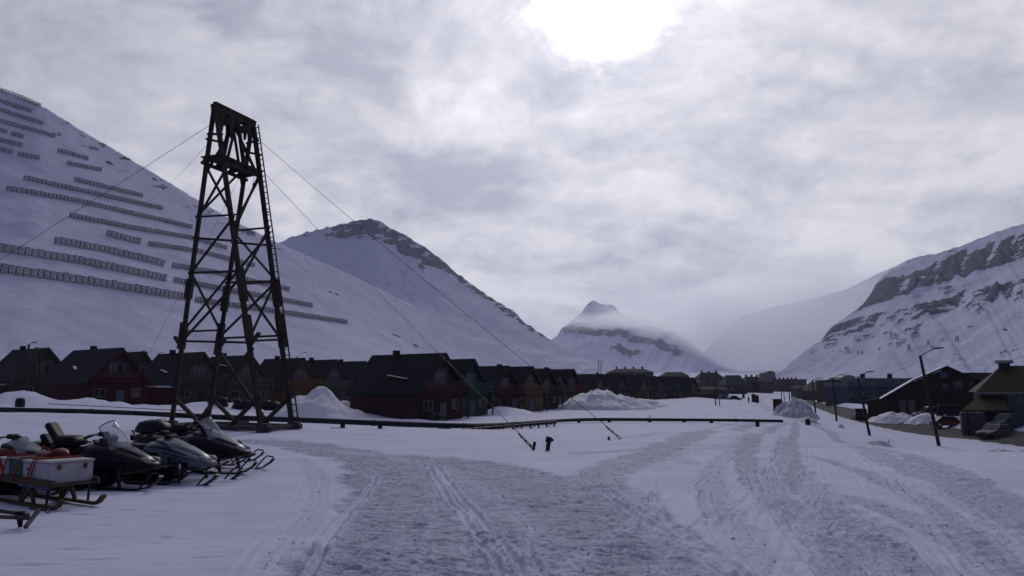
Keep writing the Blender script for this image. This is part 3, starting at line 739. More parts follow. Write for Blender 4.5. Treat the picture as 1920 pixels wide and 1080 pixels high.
for n1 in 'AC':
    n2 = {'A': 'B', 'C': 'D'}[n1]; tbar('brace', LP(n1, 0.80), tN.lerp(tF, .55)-Vector((0, 0, .3)), 0.13, 0.13, ext=0)
    tbar('brace', LP(n2, 0.80), tN.lerp(tF, .45)-Vector((0, 0, .3)), 0.13, 0.13, ext=0)
MB().tube([TL(LP('D', .86)-un*.4), TL(LP('D', .86)-un*.4-Vector((0, 0, .9)))], 0.012, 5).tube([TL(LP('D', .86)-un*.4-Vector((0, 0, .9))), TL(LP('D', .86)-un*.4-Vector((0, 0, 1.15)))], .06, 7).build('hook', M['iron'], tower)
# ladder up the right hand leg
lb = tD+un*0.20+Vector((0, 0, .1)); lt = legtops['D'][1]+un*0.18+Vector((0, 0, .15)); lw = wn.copy(); lw.z = 0; lw.normalize()
lad = None
for s_ in (-1, 1):
    o = MB().bar(TL(lb+lw*s_*0.0-un*0.0+(un*0.9+lw*.3).normalized()*s_*0.14), TL(lt+(un*0.9+lw*.3).normalized()*s_*0.14), 0.055, 0.055).build('ladder_rail' if lad else 'ladder', M['timber'], tower if lad is None else lad)
    if lad is None: lad = o
nr_ = 52; ld = (un*0.9+lw*.3).normalized()
rung = MB().bar(-ld*0.15, ld*0.15, 0.04, 0.045).mesh('rung', M['timber'])
for i in range(nr_):
    p = TL(lb.lerp(lt, (i+0.5)/nr_)); put(rung, 'rung', lad, p)
for f in (0.2, 0.45, 0.7, 0.9):
    p = LP('D', f); tbar('ladder_bracket', p, p+un*0.3, 0.07, 0.07, ext=0)
# guy wires
def cable(name, a, b, r, label, cat='cable', group=None, sag=0.0, m='iron', n=14):
    a, b = Vector(a), Vector(b)
    pts = [a.lerp(b, i/n)-Vector((0, 0, 4*sag*(i/n)*(1-i/n))) for i in range(n+1)]
    o = MB().tube([p-a for p in pts], r, 5).build(name, M[m]); o.location = a; return tag(o, label, cat, group)
GW = 'guy wires of the cableway tower'
w1 = LP('D', .97); w2 = LP('D', .86)
an1 = G(1004, 845); an2 = G(1166, 824)
cable('guy_wire', w2, an1+Vector((0, 0, .05)), 0.012, 'steeper wire running from the tower down to the stake on the snow', 'guy wire', GW, 0.15)
cable('guy_wire', w1, an2+Vector((0, 0, .05)), 0.012, 'shallower higher wire running from the tower head to the far snow at centre', 'guy wire', GW, 0.2)
a_, e_ = ray(-496, 800); p = Vector((a_*45, 45, hz(a_*45, 45)))
cable('guy_wire', LP('A', .96), p, 0.012, 'wire running from the tower head down leftward across the fenced hillside', 'guy wire', GW, 0.1)
cable('guy_wire', LP('B', .88), GX(228, 92)+Vector((0, 0, .1)), 0.010, 'thin wire slanting behind the tower down to the left houses', 'guy wire', GW, 0.1)
cable('guy_wire', LP('A', .90), Vector((-75, 160, 40)), 0.009, 'faint wire from the tower platform level leftward to the hillside', 'guy wire', GW, 0.4)
# the thick anchor rods at the wires' lower ends and their stakes
def rod(p_hi, p_lo, label):
    t_ = thing('anchor_rod', label, 'anchor rod', p_lo, 0, 'anchor rods of the guy wires')
    d = p_hi-p_lo
    MB().tube([(0, 0, -.05), d], 0.022, 6).build('rod', M['iron'], t_)
    for f in (0.28, 0.55, 0.8): MB().tube([d*f, d*(f+.03)], 0.045, 7).build('clamp', M['iron'], t_)
def on_wire(a, b, f): return a.lerp(b, f)
rod(w2.lerp(an1, 0.962)-Vector((0, 0, .02)), an1, 'thick lower rod of the nearer wire beside the crossed stake')
rod(w1.lerp(an2, 0.968)-Vector((0, 0, .02)), an2, 'thick lower rod of the farther wire near the little peg')
def stake(px, py, hpx, lean, r, label, cap=False):
    p = G(px, py); hh = hpx*p.y/F
    t_ = thing('stake', label, 'stake', p, 0, 'wooden stakes in the snow')
    MB().tube([(0, 0, -.3), (lean*hh, 0, hh)], r, 8).build('post', M['timber'], t_)
    if cap:
        MB().tube([(lean*hh*.62, -.02, hh*.62), (lean*hh*1.02, 0, hh*1.03)], r*1.45, 8).build('wrapping', M['black'], t_)
        MB().box((lean*hh*.9+r*1.5, 0, hh*.8), (r*1.2, r*1.2, hh*.2)).build('bracket', M['black'], t_)
stake(996, 843, 14, 0.5, 0.055, 'short leaning stake crossing the foot of the nearer wire')
stake(1024, 845, 24, 0.25, 0.075, 'taller leaning stake with wrapped thick head right of the crossed stake', True)
stake(1140, 825, 6, 0.3, 0.045, 'tiny peg in the snow beside the farther wire foot')
stake(1666, 835, 11, 0.1, 0.03, 'thin peg in the snow between the leaning lamp posts')

# ------------------------------------------------------------------ avalanche fences on the hillside
ROWS = [
 ('fence row lining the skyline at the top of the hillside', [(-40, 155), (30, 177), (80, 199)], 'a'),
 ('topmost fence row just under the skyline one', [(-60, 172), (0, 188), (63, 209)], 0),
 ('second fence row below the skyline ending over the third', [(-60, 188), (0, 205), (85, 232)], 0),
 ('third fence row below the skyline, the long one reaching the slope edge', [(-60, 210), (0, 226), (108, 256)], 0),
 ('short fence row with a gap under the three top rows', [(-40, 233), (18, 248)], 0),
 ('short fence piece right after the gap under the three top rows', [(21, 249), (44, 256)], 0),
 ('short fence row stacked over the gapped bottom one at the left edge', [(-40, 252), (46, 273)], 0),
 ('lowest of the short fence rows at the left edge, left piece', [(-40, 270), (28, 286)], 0),
 ('lowest of the short fence rows at the left edge, right piece', [(33, 288), (75, 296)], 0),
 ('upper of two short separate fence rows in mid slope near the ridge', [(104, 280), (170, 298)], 0),
 ('lower of two short separate fence rows in mid slope near the ridge', [(122, 304), (195, 319)], 0),
 ('fence row starting right of the long rows and ending under the ridge', [(135, 335), (272, 367)], 0),
 ('long fence row above the longest thin one in mid slope', [(40, 332), (120, 350), (310, 391)], 0),
 ('longest thin fence row crossing mid slope behind the left wire', [(8, 352), (140, 375), (365, 426)], 0),
 ('fence row crossing mid slope and passing behind the tower top braces', [(126, 403), (250, 427), (365, 446), (430, 466)], 0),
 ('short thick fence row piece left of its long continuation', [(195, 437), (268, 456)], 1),
 ('thin fence row continuing right from the short thick piece', [(274, 456), (370, 470), (482, 498)], 0),
 ('thick fence row with a clear left end high above the two lowest rows', [(98, 452), (180, 466), (270, 486), (312, 498)], 1),
 ('thin fence row following the thick one behind the tower legs', [(318, 497), (400, 510), (475, 527), (547, 543)], 0),
 ('second lowest fence row from the left edge to behind the tower', [(-60, 455), (0, 467), (150, 491), (316, 525)], 1),
 ('right hand piece of the second lowest fence row beyond the tower', [(321, 524), (440, 546), (590, 573)], 0),
 ('lowest fence row with tall panels from the left edge to the tower', [(-60, 497), (0, 507), (180, 532), (355, 561)], 1),
 ('right hand piece of the lowest fence row ending past the tower', [(362, 562), (500, 581), (655, 604)], 0),
]
def panel_mesh(hh, wd):
    mb = MB(); tilt = 0.35                                       # leans downhill; local x along the row, y downhill is negative
    mb.bar((-wd*.46, 0, -.6), (-wd*.46, -hh*tilt*.4, hh), 0.62, 0.40)
    return mb
def panel_parts(hh, wd):
    posts = panel_mesh(hh, wd).mesh('post', M['fencedark'])
    mb = MB()
    for i in range(7):
        z = 0.25+(hh-.3)*i/6; mb.box((0, -hh*.35*.4*z/hh+.12, z), (wd*.86, 0.07, hh*random.uniform(.075, .10)))
    for x in (-.22, 0, .22): mb.bar((x*wd, .06, .2), (x*wd, -hh*.35*.4+.06, hh), 0.08, 0.06)
    slats = mb.mesh('slat_panel', M['fence'])
    strut = MB().bar((-wd*.3, -hh*.75, -.8), (-wd*.44, -.1, hh*.7), 0.24).mesh('strut', M['fencedark'])
    return posts, slats, strut
PM = {0: panel_parts(4.8, 4.0), 1: panel_parts(6.1, 4.4)}
for label, pts, kind in ROWS:
    kd = 0 if kind == 'a' else kind; wd = 4.4 if kd else 4.0
    w3 = []
    for (x0, y0), (x1, y1) in zip(pts[:-1], pts[1:]):
        n = max(3, int(abs(x1-x0)/6))
        for i in range(n+(1 if (x1, y1) == pts[-1] else 0)): w3.append(hill(x0+(x1-x0)*i/n, y0+(y1-y0)*i/n+4))
    w3 = [np.array(q) for q in w3]
    arr = np.array(w3); ker = np.ones(5)/5                        # smooth the course a little
    if len(arr) > 8:
        pad = np.pad(arr, ((2, 2), (0, 0)), mode='edge'); arr = np.stack([np.convolve(pad[:, c], ker, 'valid') for c in range(3)], 1)
    s = np.r_[0, np.cumsum(np.linalg.norm(np.diff(arr, axis=0), axis=1))]
    n = min(120, max(2, int(s[-1]/wd)))
    root = thing('avalanche_fence', label, 'avalanche fence', arr[0], 0, 'avalanche fences on the left hillside')
    for i in range(n):
        u0 = s[-1]*(i+.5)/n; p = np.array([np.interp(u0, s, arr[:, c]) for c in range(3)]); q = np.array([np.interp(u0+2, s, arr[:, c]) for c in range(3)]); q0 = np.array([np.interp(u0-2, s, arr[:, c]) for c in range(3)])
        d = q-q0; ang_ = math.atan2(d[1], d[0])
        if math.cos(ang_) < 0: ang_ += math.pi
        pit = -math.atan2(d[2], math.hypot(d[0], d[1]))*(1 if d[0] > 0 else -1)
        loc = Vector(p-arr[0]); sc = s[-1]/n/wd*random.uniform(0.97, 1.03)
        par = put(PM[kd][1], 'panel', root, loc, (random.uniform(-.05, .05), pit, ang_)); par.scale = (sc, 1, random.uniform(.93, 1.05))
        put(PM[kd][0], 'post', par); put(PM[kd][2], 'strut', par)
# ------------------------------------------------------------------ district heating pipe on its supports
PPTS = [(-160, 762, 65), (0, 768, 64), (170, 772, 63), (300, 777, 62), (430, 783, 61), (600, 789, 60), (700, 793, 59.5), (800, 797, 59), (870, 798, 59.5), (920, 797, 64), (960, 795, 68), (1060, 788, 78), (1130, 786.5, 80), (1250, 787, 80), (1380, 788, 79), (1468, 789.5, 78)]
pp = [P(*q) for q in PPTS]
def spl(pts, n=8):
    out = []
    for i in range(len(pts)-1):
        p0 = pts[max(i-1, 0)]; p1 = pts[i]; p2 = pts[i+1]; p3 = pts[min(i+2, len(pts)-1)]
        for k_ in range(n):
            t = k_/n; out.append(0.5*((2*p1)+(p2-p0)*t+(2*p0-5*p1+4*p2-p3)*t*t+(3*p1-p0-3*p2+p3)*t*t*t))
    return out+[pts[-1]]
path = spl(pp)
pipe = thing('pipeline', 'long black insulated pipe crossing the snow in front of the houses', 'pipeline', path[0])
rr = [float(np.interp(p.x, [-40, -8, 5, 40], [0.20, 0.20, 0.165, 0.125])) for p in path]
seg = 16
for i in range(0, len(path)-1, seg):
    j = min(i+seg, len(path)-1)
    MB().tube([p-path[0] for p in path[i:j+1]], rr[i:j+1], 12).build('pipe_section', M['pipe'], pipe, smooth=True)
    MB().tube([path[i]-path[0]-(path[min(i+1, len(path)-1)]-path[i]).normalized()*.12, path[i]-path[0]+(path[min(i+1, len(path)-1)]-path[i]).normalized()*.12], rr[i]+.03, 12).build('collar', M['iron'], pipe)
def near_path(px):
    best = min(path, key=lambda p: abs(proj(p)[0]-px)); return best
for px in (20, 92, 165, 240, 315, 460, 640, 716, 1085, 1140, 1215, 1275, 1340, 1420):
    p = near_path(px); g_ = hz(p.x, p.y-0.3); sp = MB().box((0, 0, (g_-.3+p.z)/2-p.z), (0.3, 0.3, max(.1, p.z-g_+.3))); 
    o = sp.build('support', M['timber'], pipe); o.location = p-path[0]
    if px < 800:
        q = GX(px-7, p.y-1.3); MB().box((0, 0, 0.06), (1.0, 0.35, 0.16)).build('sleeper', M['timber'], pipe).location = q-path[0]
# vent stub
for px in (1215,): p = near_path(px); MB().tube([(0, 0, 0), (0, 0, .45)], .04, 6).build('vent_stub', M['iron'], pipe).location = p-path[0]
# the low trestle carrying a second thin pipe
t1, t2 = P(866, 806, 58), P(1043, 790.5, 72)
tre = thing('pipe_trestle', 'low timber trestle with short legs beside the pipe at centre', 'trestle', t1)
d = t2-t1
MB().tube([(0, 0, 0), d], .07, 8).build('thin_pipe', M['pipe'], tre)
MB().bar((0, -.16, -.1), d+Vector((0, -.16, -.1)), .1, .12).build('runner_beam', M['timber'], tre)
for i in range(11):
    q = d*(i/10.3); wp = t1+q; g_ = hz(wp.x, wp.y); hh_ = max(.25, wp.z-g_)
    MB().box((q.x, q.y-.16, q.z-hh_/2-.1), (.13, .13, hh_+.2)).build('leg', M['timber'], tre)
    MB().bar((q.x, q.y-.16, q.z+.02), (q.x+.2, q.y+.9, q.z+.12), .09).build('bracket', M['timber'], tre)
    if i % 2: MB().bar((q.x, q.y-.2, q.z-hh_*.9), (q.x+.5, q.y-.1, q.z-.1), .05).build('brace', M['timber'], tre)
b1, b2 = P(822, 804, 57), P(843, 804.5, 57)
sb = thing('pipe_stub', 'short horizontal pipe stub with a leg left of the trestle', 'pipe', b1)
MB().tube([(0, 0, 0), b2-b1], .06, 8).build('tube', M['pipe'], sb); MB().box((b2-b1)+Vector((0, 0, -.12)), (.14, .14, .36)).build('leg', M['timber'], sb)
cable('cable', P(90, 757, 70), P(345, 770, 66), 0.03, 'thin dark line lying on the snow behind the left pipe', 'cable', None, 0.0)

# ------------------------------------------------------------------ gabled houses
TH = 53
def house(px, py, Y, col, label, th=TH, W_=6.8, L=9.5, wallf=0.45, annex=None, balcony=True, far=False, pane='panelite', hmax=None):
    apex = P(px, py, Y); g = Vector((math.sin(R(th)), -math.cos(R(th)), 0)); c = Vector((apex.x, apex.y, 0))-g*(L/2)
    z0 = hz(c.x, c.y)-0.25; h = apex.z-z0
    if hmax: h = min(h, hmax)
    hw = h*wallf
    t_ = thing('gabled_house', label, 'house', (c.x, c.y, z0), R(th), 'steep gabled wooden houses')
    wm = paint(col); W2 = W_/2; ft = -L/2; bk = L/2
    MB().prism([(-W2, -1.5), (W2, -1.5), (W2, hw), (0, h-.22), (-W2, hw)], ft, bk).build('wall', wm, t_)
    sl = (h-hw)/W2; ov = 0.45
    for s_ in (-1, 1):
        xe = s_*(W2+ov); ze = hw-ov*sl
        MB().prism([(xe, ze-.02), (0, h-.2), (0, h+.03), (xe, ze+.21)], ft-.75, bk+.4).build('roof', M['roof'], t_)
        tr_ = paint(tuple(min(1, q*1.6+.012) for q in col))
        MB().prism([(xe*1.002, ze-.16), (0, h-.36), (0, h-.20), (xe*1.002, ze-.0)], ft-.70, ft-.62).build('barge_board', tr_, t_)
    if px % 3 == 0:
        q_ = random.uniform(.3, .6); sx_ = -W2*(1-q_); MB().bar((sx_-.18, L*random.uniform(-.3, .2), hw+(W2+sx_)*sl+.02), (sx_+.18, L*.05, hw+(W2+sx_)*sl+.42), .5, .05).build('snow_patch', M['cap'], t_)
    MB().box((0.3 if px % 2 else -.4, L*.12, h+.1), (.6, .6, .7)).build('chimney', M['roof'], t_)
    # upper gable: recessed pale panel, window
    gw = W2*0.62; zb = hw+0.35; zt = h-(gw*0.45)*sl-.5
    MB().prism([(-gw*.95, zb), (gw*.95, zb), (gw*.40, zt), (-gw*.40, zt)], ft-.03, ft+.02).build('gable_panel', paint(tuple(q*0.9+.035 for q in col)), t_)
    def window(x, z, wx, wz, y=ft, gl=pane, nm='window'):
        f_ = MB(); b_ = .09
        for (cx_, cz_, sx, sz) in ((x, z+wz/2, wx+2*b_, b_), (x, z-wz/2, wx+2*b_, b_), (x-wx/2-b_/2, z, b_, wz-b_), (x+wx/2+b_/2, z, b_, wz-b_), (x, z, b_*.7, wz-b_)): f_.box((cx_, y-.06, cz_), (sx, .1, sz))
        fo = f_.build(nm, M['trim'], t_)
        MB().box((x-wx/4, y-.045, z), (wx/2-.07, .03, wz-.1)).build('pane', M[gl], fo); MB().box((x+wx/4, y-.045, z), (wx/2-.07, .03, wz-.1)).build('pane', M['pane' if random.random() < .5 else gl], fo)
    window(-.25, zb+.95, 1.5, 1.3)
    if balcony:
        bal = MB().box((0, ft-.55, hw+.02), (W_*.98, 1.1, .14)).build('balcony', paint(tuple(q*1.3+.01 for q in col)), t_)
        for i in range(3): MB().box((0, ft-1.06, hw+.36+.30*i), (W_*.98, .05, .13)).build('rail', paint(tuple(q*1.2+.012 for q in col)), bal)
        for i in range(5): MB().box((-W_*.47+W_*.94*i/4, ft-1.0, hw+.5), (.09, .09, 1.0)).build('rail_post', wm, bal)
        for s_ in (-1, 1): MB().box((s_*W_*.46, ft-1.0, hw/2-.7), (.14, .14, hw+1.4)).build('post', wm, t_)
    window(-W2*.58, hw*.56, 1.3, .95, ft, 'pane')
    d_ = MB().box((W2*.08, ft-.04, 1.05), (.95, .1, 2.1)).build('door', M['panelite'] if random.random() < .5 else paint((.02, .018, .02)), t_)
    MB().box((W2*.08+.36, ft-.12, 1.05), (.05, .08, .14)).build('handle', M['chrome'], d_)
    window(W2*.62, hw*.58, .9, .95, ft, pane)
    if annex:
        ac, dx, dl, ah, y0_ = annex
        an = MB().box((-W2-dx/2, y0_, ah/2-.7), (dx, dl, ah+1.4)).build('annex', paint(ac), t_)
        MB().box((-W2-dx/2, y0_, ah+.1), (dx+.3, dl+.3, .2)).build('annex_snow', M['cap'], an)
    return t_
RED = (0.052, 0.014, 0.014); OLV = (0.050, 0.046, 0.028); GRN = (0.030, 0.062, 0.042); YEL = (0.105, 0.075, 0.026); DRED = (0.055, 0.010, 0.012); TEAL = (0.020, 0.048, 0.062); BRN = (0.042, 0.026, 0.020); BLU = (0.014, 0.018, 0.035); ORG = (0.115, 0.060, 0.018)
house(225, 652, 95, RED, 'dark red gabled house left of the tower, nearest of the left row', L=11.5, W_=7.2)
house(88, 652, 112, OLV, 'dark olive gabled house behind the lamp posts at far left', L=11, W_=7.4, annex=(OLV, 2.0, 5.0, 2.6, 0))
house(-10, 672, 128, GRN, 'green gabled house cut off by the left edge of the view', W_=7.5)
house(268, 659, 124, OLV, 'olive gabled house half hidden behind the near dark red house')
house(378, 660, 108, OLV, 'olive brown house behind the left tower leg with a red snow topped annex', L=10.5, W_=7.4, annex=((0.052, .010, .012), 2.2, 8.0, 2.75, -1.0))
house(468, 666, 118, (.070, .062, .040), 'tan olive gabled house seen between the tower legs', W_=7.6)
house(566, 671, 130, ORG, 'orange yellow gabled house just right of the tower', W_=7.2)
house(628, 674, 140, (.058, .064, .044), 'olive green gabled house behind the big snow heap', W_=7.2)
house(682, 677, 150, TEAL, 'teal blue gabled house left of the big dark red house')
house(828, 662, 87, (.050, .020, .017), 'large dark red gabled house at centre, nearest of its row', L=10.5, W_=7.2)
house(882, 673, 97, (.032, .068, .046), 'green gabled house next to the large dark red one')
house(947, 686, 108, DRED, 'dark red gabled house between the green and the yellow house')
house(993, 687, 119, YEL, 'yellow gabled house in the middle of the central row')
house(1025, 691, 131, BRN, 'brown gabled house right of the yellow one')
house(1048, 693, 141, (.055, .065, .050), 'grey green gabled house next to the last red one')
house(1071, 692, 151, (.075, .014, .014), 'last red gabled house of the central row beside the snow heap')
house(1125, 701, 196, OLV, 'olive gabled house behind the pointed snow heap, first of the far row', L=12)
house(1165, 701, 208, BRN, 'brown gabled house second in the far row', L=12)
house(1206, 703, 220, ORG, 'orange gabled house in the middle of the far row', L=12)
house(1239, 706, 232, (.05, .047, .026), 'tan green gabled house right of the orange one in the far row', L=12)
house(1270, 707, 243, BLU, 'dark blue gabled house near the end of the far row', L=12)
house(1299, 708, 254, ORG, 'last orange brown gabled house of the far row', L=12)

# ------------------------------------------------------------------ far apartment blocks and valley buildings
winf = MB().box((0, -.02, 0), (1.5, .14, 1.2)).mesh('window', M['trim']); winp = MB().box((0, -.08, 0), (1.25, .1, .95)).mesh('pane', M['pane'])
winpl = MB().box((0, -.08, 0), (1.25, .1, .95)).mesh('pane', M['panelite'])
def block(x0, x1, ytop, ybot, Y, col, label, roof='hip', rh=0.3, depth=14, storeys=2, rot=0, name='apartment_building', cat='building', roofcol=None, group='blocks and town buildings up the valley', nwin=None, chim=0, capsnow=False):
    a = PX(x0, Y, CZ); b = PX(x1, Y, CZ); wd = b-a; zt = P(0, ytop, Y).z; xm = (a+b)/2
    z0 = min(P(0, ybot, Y).z, hz(xm, Y+depth/2))-2.0
    t_ = thing(name, label, cat, (xm, Y, z0), R(rot), group)
    H_ = zt-z0; rhh = H_ and (zt-P(0, ybot, Y).z)*rh; wt = H_-rhh
    MB().box((0, depth/2, wt/2), (wd, depth, wt)).build('wall', paint(col), t_)
    rm = roofcol or M['roof']; o_ = .5
    if roof == 'hip':
        i_ = min(wd*.18, 4)
        vs = [(-wd/2-o_, -o_, wt), (wd/2+o_, -o_, wt), (wd/2+o_, depth+o_, wt), (-wd/2-o_, depth+o_, wt), (-wd/2+i_, depth*.4, H_), (wd/2-i_, depth*.4, H_), (wd/2-i_, depth*.6, H_), (-wd/2+i_, depth*.6, H_)]
        rf = MB().add(vs, [(0,1,5,4), (1,2,6,5), (2,3,7,6), (3,0,4,7), (4,5,6,7), (3,2,1,0)]).build('roof', rm, t_)
    elif roof == 'gable':
        rf = MB().prism([(-wd/2-o_, wt-.1), (wd/2+o_, wt-.1), (0, H_)], -.5, depth+.5).build('roof', rm, t_)
    elif roof == 'round':
        rf = MB().prism([(wd/2*math.cos(q), wt+rhh*math.sin(q)) for q in np.linspace(0, math.pi, 11)], 0, depth).build('roof', rm, t_)
    else:
        rf = MB().box((0, depth/2, wt+rhh/2), (wd+.4, depth+.4, max(.3, rhh))).build('roof', rm, t_)
    for i in range(chim): MB().box((-wd*.3+wd*.6*i/max(1, chim-1), depth*.5, H_+.4), (.9, .9, 1.6)).build('chimney', M['roof'], rf)
    n = nwin or max(2, int(wd/3.6)); vis = zt-P(0, ybot, Y).z-rhh
    for s_ in range(storeys):
        for i in range(n):
            x = -wd/2+wd*(i+.5)/n; z = wt-vis*(s_+.45)/storeys
            o = put(winf, 'window', t_, (x, -.06, z)); sc = min(1.0, wd/n/2.2); o.scale = (sc, 1, min(1, vis/storeys/1.9)); put(winp if (i+s_) % 3 else winpl, 'pane', o)
    return t_
DK = (.028, .018, .022)
block(1144, 1226, 691, 708, 420, (.075, .045, .05), 'long red brown block standing above the far gabled houses', depth=16, storeys=1, rh=.4, chim=4)
block(1246, 1293, 697, 716, 390, (.04, .034, .044), 'dark grey block rising behind the last gabled houses', storeys=1, rh=.45)
block(1313, 1358, 698, 722, 470, (.065, .034, .036), 'hip roofed red brown block just right of the far gabled row', rh=.45, chim=3)
block(1302, 1316, 712, 738, 440, (.045, .032, .036), 'small brown building beside the far gabled row', storeys=2, rh=.2)
block(1310, 1366, 725, 742, 330, (.055, .050, .040), 'low olive terrace with snowy roof edge in front of the red brown block', rh=.3, roofcol=None, storeys=1)
block(1362, 1401, 703, 738, 400, (.05, .030, .032), 'tall dark block with a big blue grey roof in the valley middle', rh=.55, roofcol=mat('bluegrey_roof', (.030, .034, .05), .8, .25, 2), storeys=1)
block(1400, 1434, 706, 730, 450, (.038, .034, .042), 'dark block with small chimneys right of the blue grey roof', rh=.5, chim=3, storeys=1)
block(1432, 1450, 709, 732, 440, (.038, .034, .046), 'narrow dark block left of the long row in the valley', rh=.3)
block(1449, 1513, 711, 731, 500, (.085, .045, .048), 'long red brown apartment row with flat roof in the valley', roof='flat', rh=.1, chim=6)
block(1440, 1455, 695, 704, 1100, (.04, .034, .038), 'small lone building up on the valley end slope', roof='gable', rh=.4, storeys=1, nwin=2)
block(1430, 1437, 699, 704, 1080, (.04, .034, .038), 'tiny hut left of the lone building on the valley end slope', roof='gable', rh=.4, storeys=1, nwin=1)
block(1507, 1533, 723, 744, 300, (.055, .052, .030), 'olive round roofed building at the far end of the road', roof='round', rh=.35, storeys=1, nwin=3)
block(1532, 1569, 715, 746, 270, (.030, .030, .036), 'dark slate building with sloping roof beside the road end', roof='gable', rh=.55, storeys=1, nwin=4)
block(1567, 1592, 712, 752, 220, (.05, .038, .026), 'brown ribbed building left of the blue hall', roof='flat', rh=.08, storeys=2, nwin=5)
block(1579, 1607, 703, 730, 330, (.11, .11, .125), 'pale grey round topped tank building behind the brown ribbed one', roof='round', rh=.3, roofcol=mat('grey_metal_roof', (.15, .15, .17), .6, .15, 2), storeys=1, nwin=1)
block(1591, 1643, 716, 757, 185, (.030, .042, .075), 'blue hall with a band of white framed windows by the road', roof='flat', rh=.22, roofcol=mat('grey_band', (.085, .09, .11), .7, .15, 2), storeys=1, nwin=7)
block(1624, 1712, 709, 748, 200, (.018, .022, .045), 'long navy building with pale upper band behind the brown house', roof='flat', rh=.42, roofcol=mat('pale_band', (.07, .075, .09), .7, .2, 2), storeys=1, nwin=5, chim=2)
block(1808, 1888, 699, 738, 165, (.055, .020, .020), 'long dark red building behind the brown house and olive roof', roof='flat', rh=.06, storeys=1, nwin=5)
# brown wooden house on the right
def turned(o0, rz):
    # local (x, z) on a front wall through o0 turned by rz, for an image position
    c_, s_ = math.cos(rz), math.sin(rz)
    def l(px, py):
        z = 0.0
        for _ in range(3):
            t = PX(px, 1000, CZ+(z+o0.z-CZ)*1000/o0.y)/1000
            x = (o0.y*t-o0.x)/(c_-s_*t); y = o0.y+x*s_
            z = P(0, py, y).z-o0.z
        return x, z
    return l, rz
def roadside_house():
    Y = 122
    Xc = PX(1760, Y, 0); zb = hz(Xc, Y)-1.5; o0 = Vector((Xc, Y, zb)); l, rz_ = turned(o0, R(-24))
    t_ = thing('timber_house', 'dark brown timber house with a long snow edged roof behind the leaning lamp post', 'house', o0, rz_)
    brown = paint((.026, .018, .012)); D_ = 14
    MB().prism([(l(1664, 740)[0], 0), (l(1848, 740)[0], 0), l(1848, 722), l(1776, 692), l(1716, 717), l(1664, 745)], 0, D_).build('wall', brown, t_)
    for a, b, nm in (((1650, 751), (1714, 714), 'roof'), ((1714, 714), (1776, 688), 'roof'), ((1776, 688), (1862, 727), 'roof')):
        (xa, za), (xb, zb2) = l(*a), l(*b)
        r_ = MB().prism([(xa, za-.1), (xb, zb2-.1), (xb, zb2+.14), (xa, za+.14)], -.9, D_+.5).build(nm, M['roof'], t_)
        if a[0] < 1776: MB().prism([(xa, za+.14), (xb, zb2+.14), (xb, zb2+.26), (xa, za+.26)], -.8, D_+.4).build('roof_snow', M['cap'], r_)
    def win(px, py, w_, h_, gl='panelite'):
        x, z = l(px, py); f = MB().box((x, -.05, z), (w_+.16, .12, h_+.16)).build('window', paint((.05, .04, .03)), t_); MB().box((x, -.11, z), (w_, .08, h_)).build('pane', M[gl], f)
    win(1769, 703, 1.0, .9); win(1772, 724, .6, .8); win(1797, 722, 1.2, 1.1); win(1753, 724, .7, .7, 'pane'); win(1821, 719, .35, .5); win(1730, 738, .9, .7, 'pane')
    xb1, zb1 = l(1782, 738); bal = MB().box((xb1, -.6, zb1), (3.2, 1.2, .14)).build('balcony', brown, t_)
    for i in range(3): MB().box((xb1, -1.15, zb1+.3+.28*i), (3.2, .05, .12)).build('rail', paint((.05, .042, .03)), bal)
    xd, zd = l(1693, 762); d = MB().box((xd, -.05, zd), (.9, .12, 2.0)).build('door', paint((.11, .10, .08)), t_); MB().box((xd+.3, -.13, zd), (.05, .06, .12)).build('handle', M['chrome'], d)
    xg, zg = l(1710, 762); MB().box((xg, -.05, zg), (.9, .12, 1.9)).build('shutter', paint((.13, .12, .10)), t_)
    xa, za = l(1655, 752); MB().box((xa-.6, 2.5, za-1.5), (3.2, 5, 3.0)).build('porch', paint((.045, .042, .026)), t_)
    MB().prism([(xa-2.4, za-.15), (xa+1.2, za+.5), (xa+1.2, za+.68), (xa-2.4, za+.03)], -.4, 5.4).build('porch_roof', M['roof'], t_)
roadside_house()
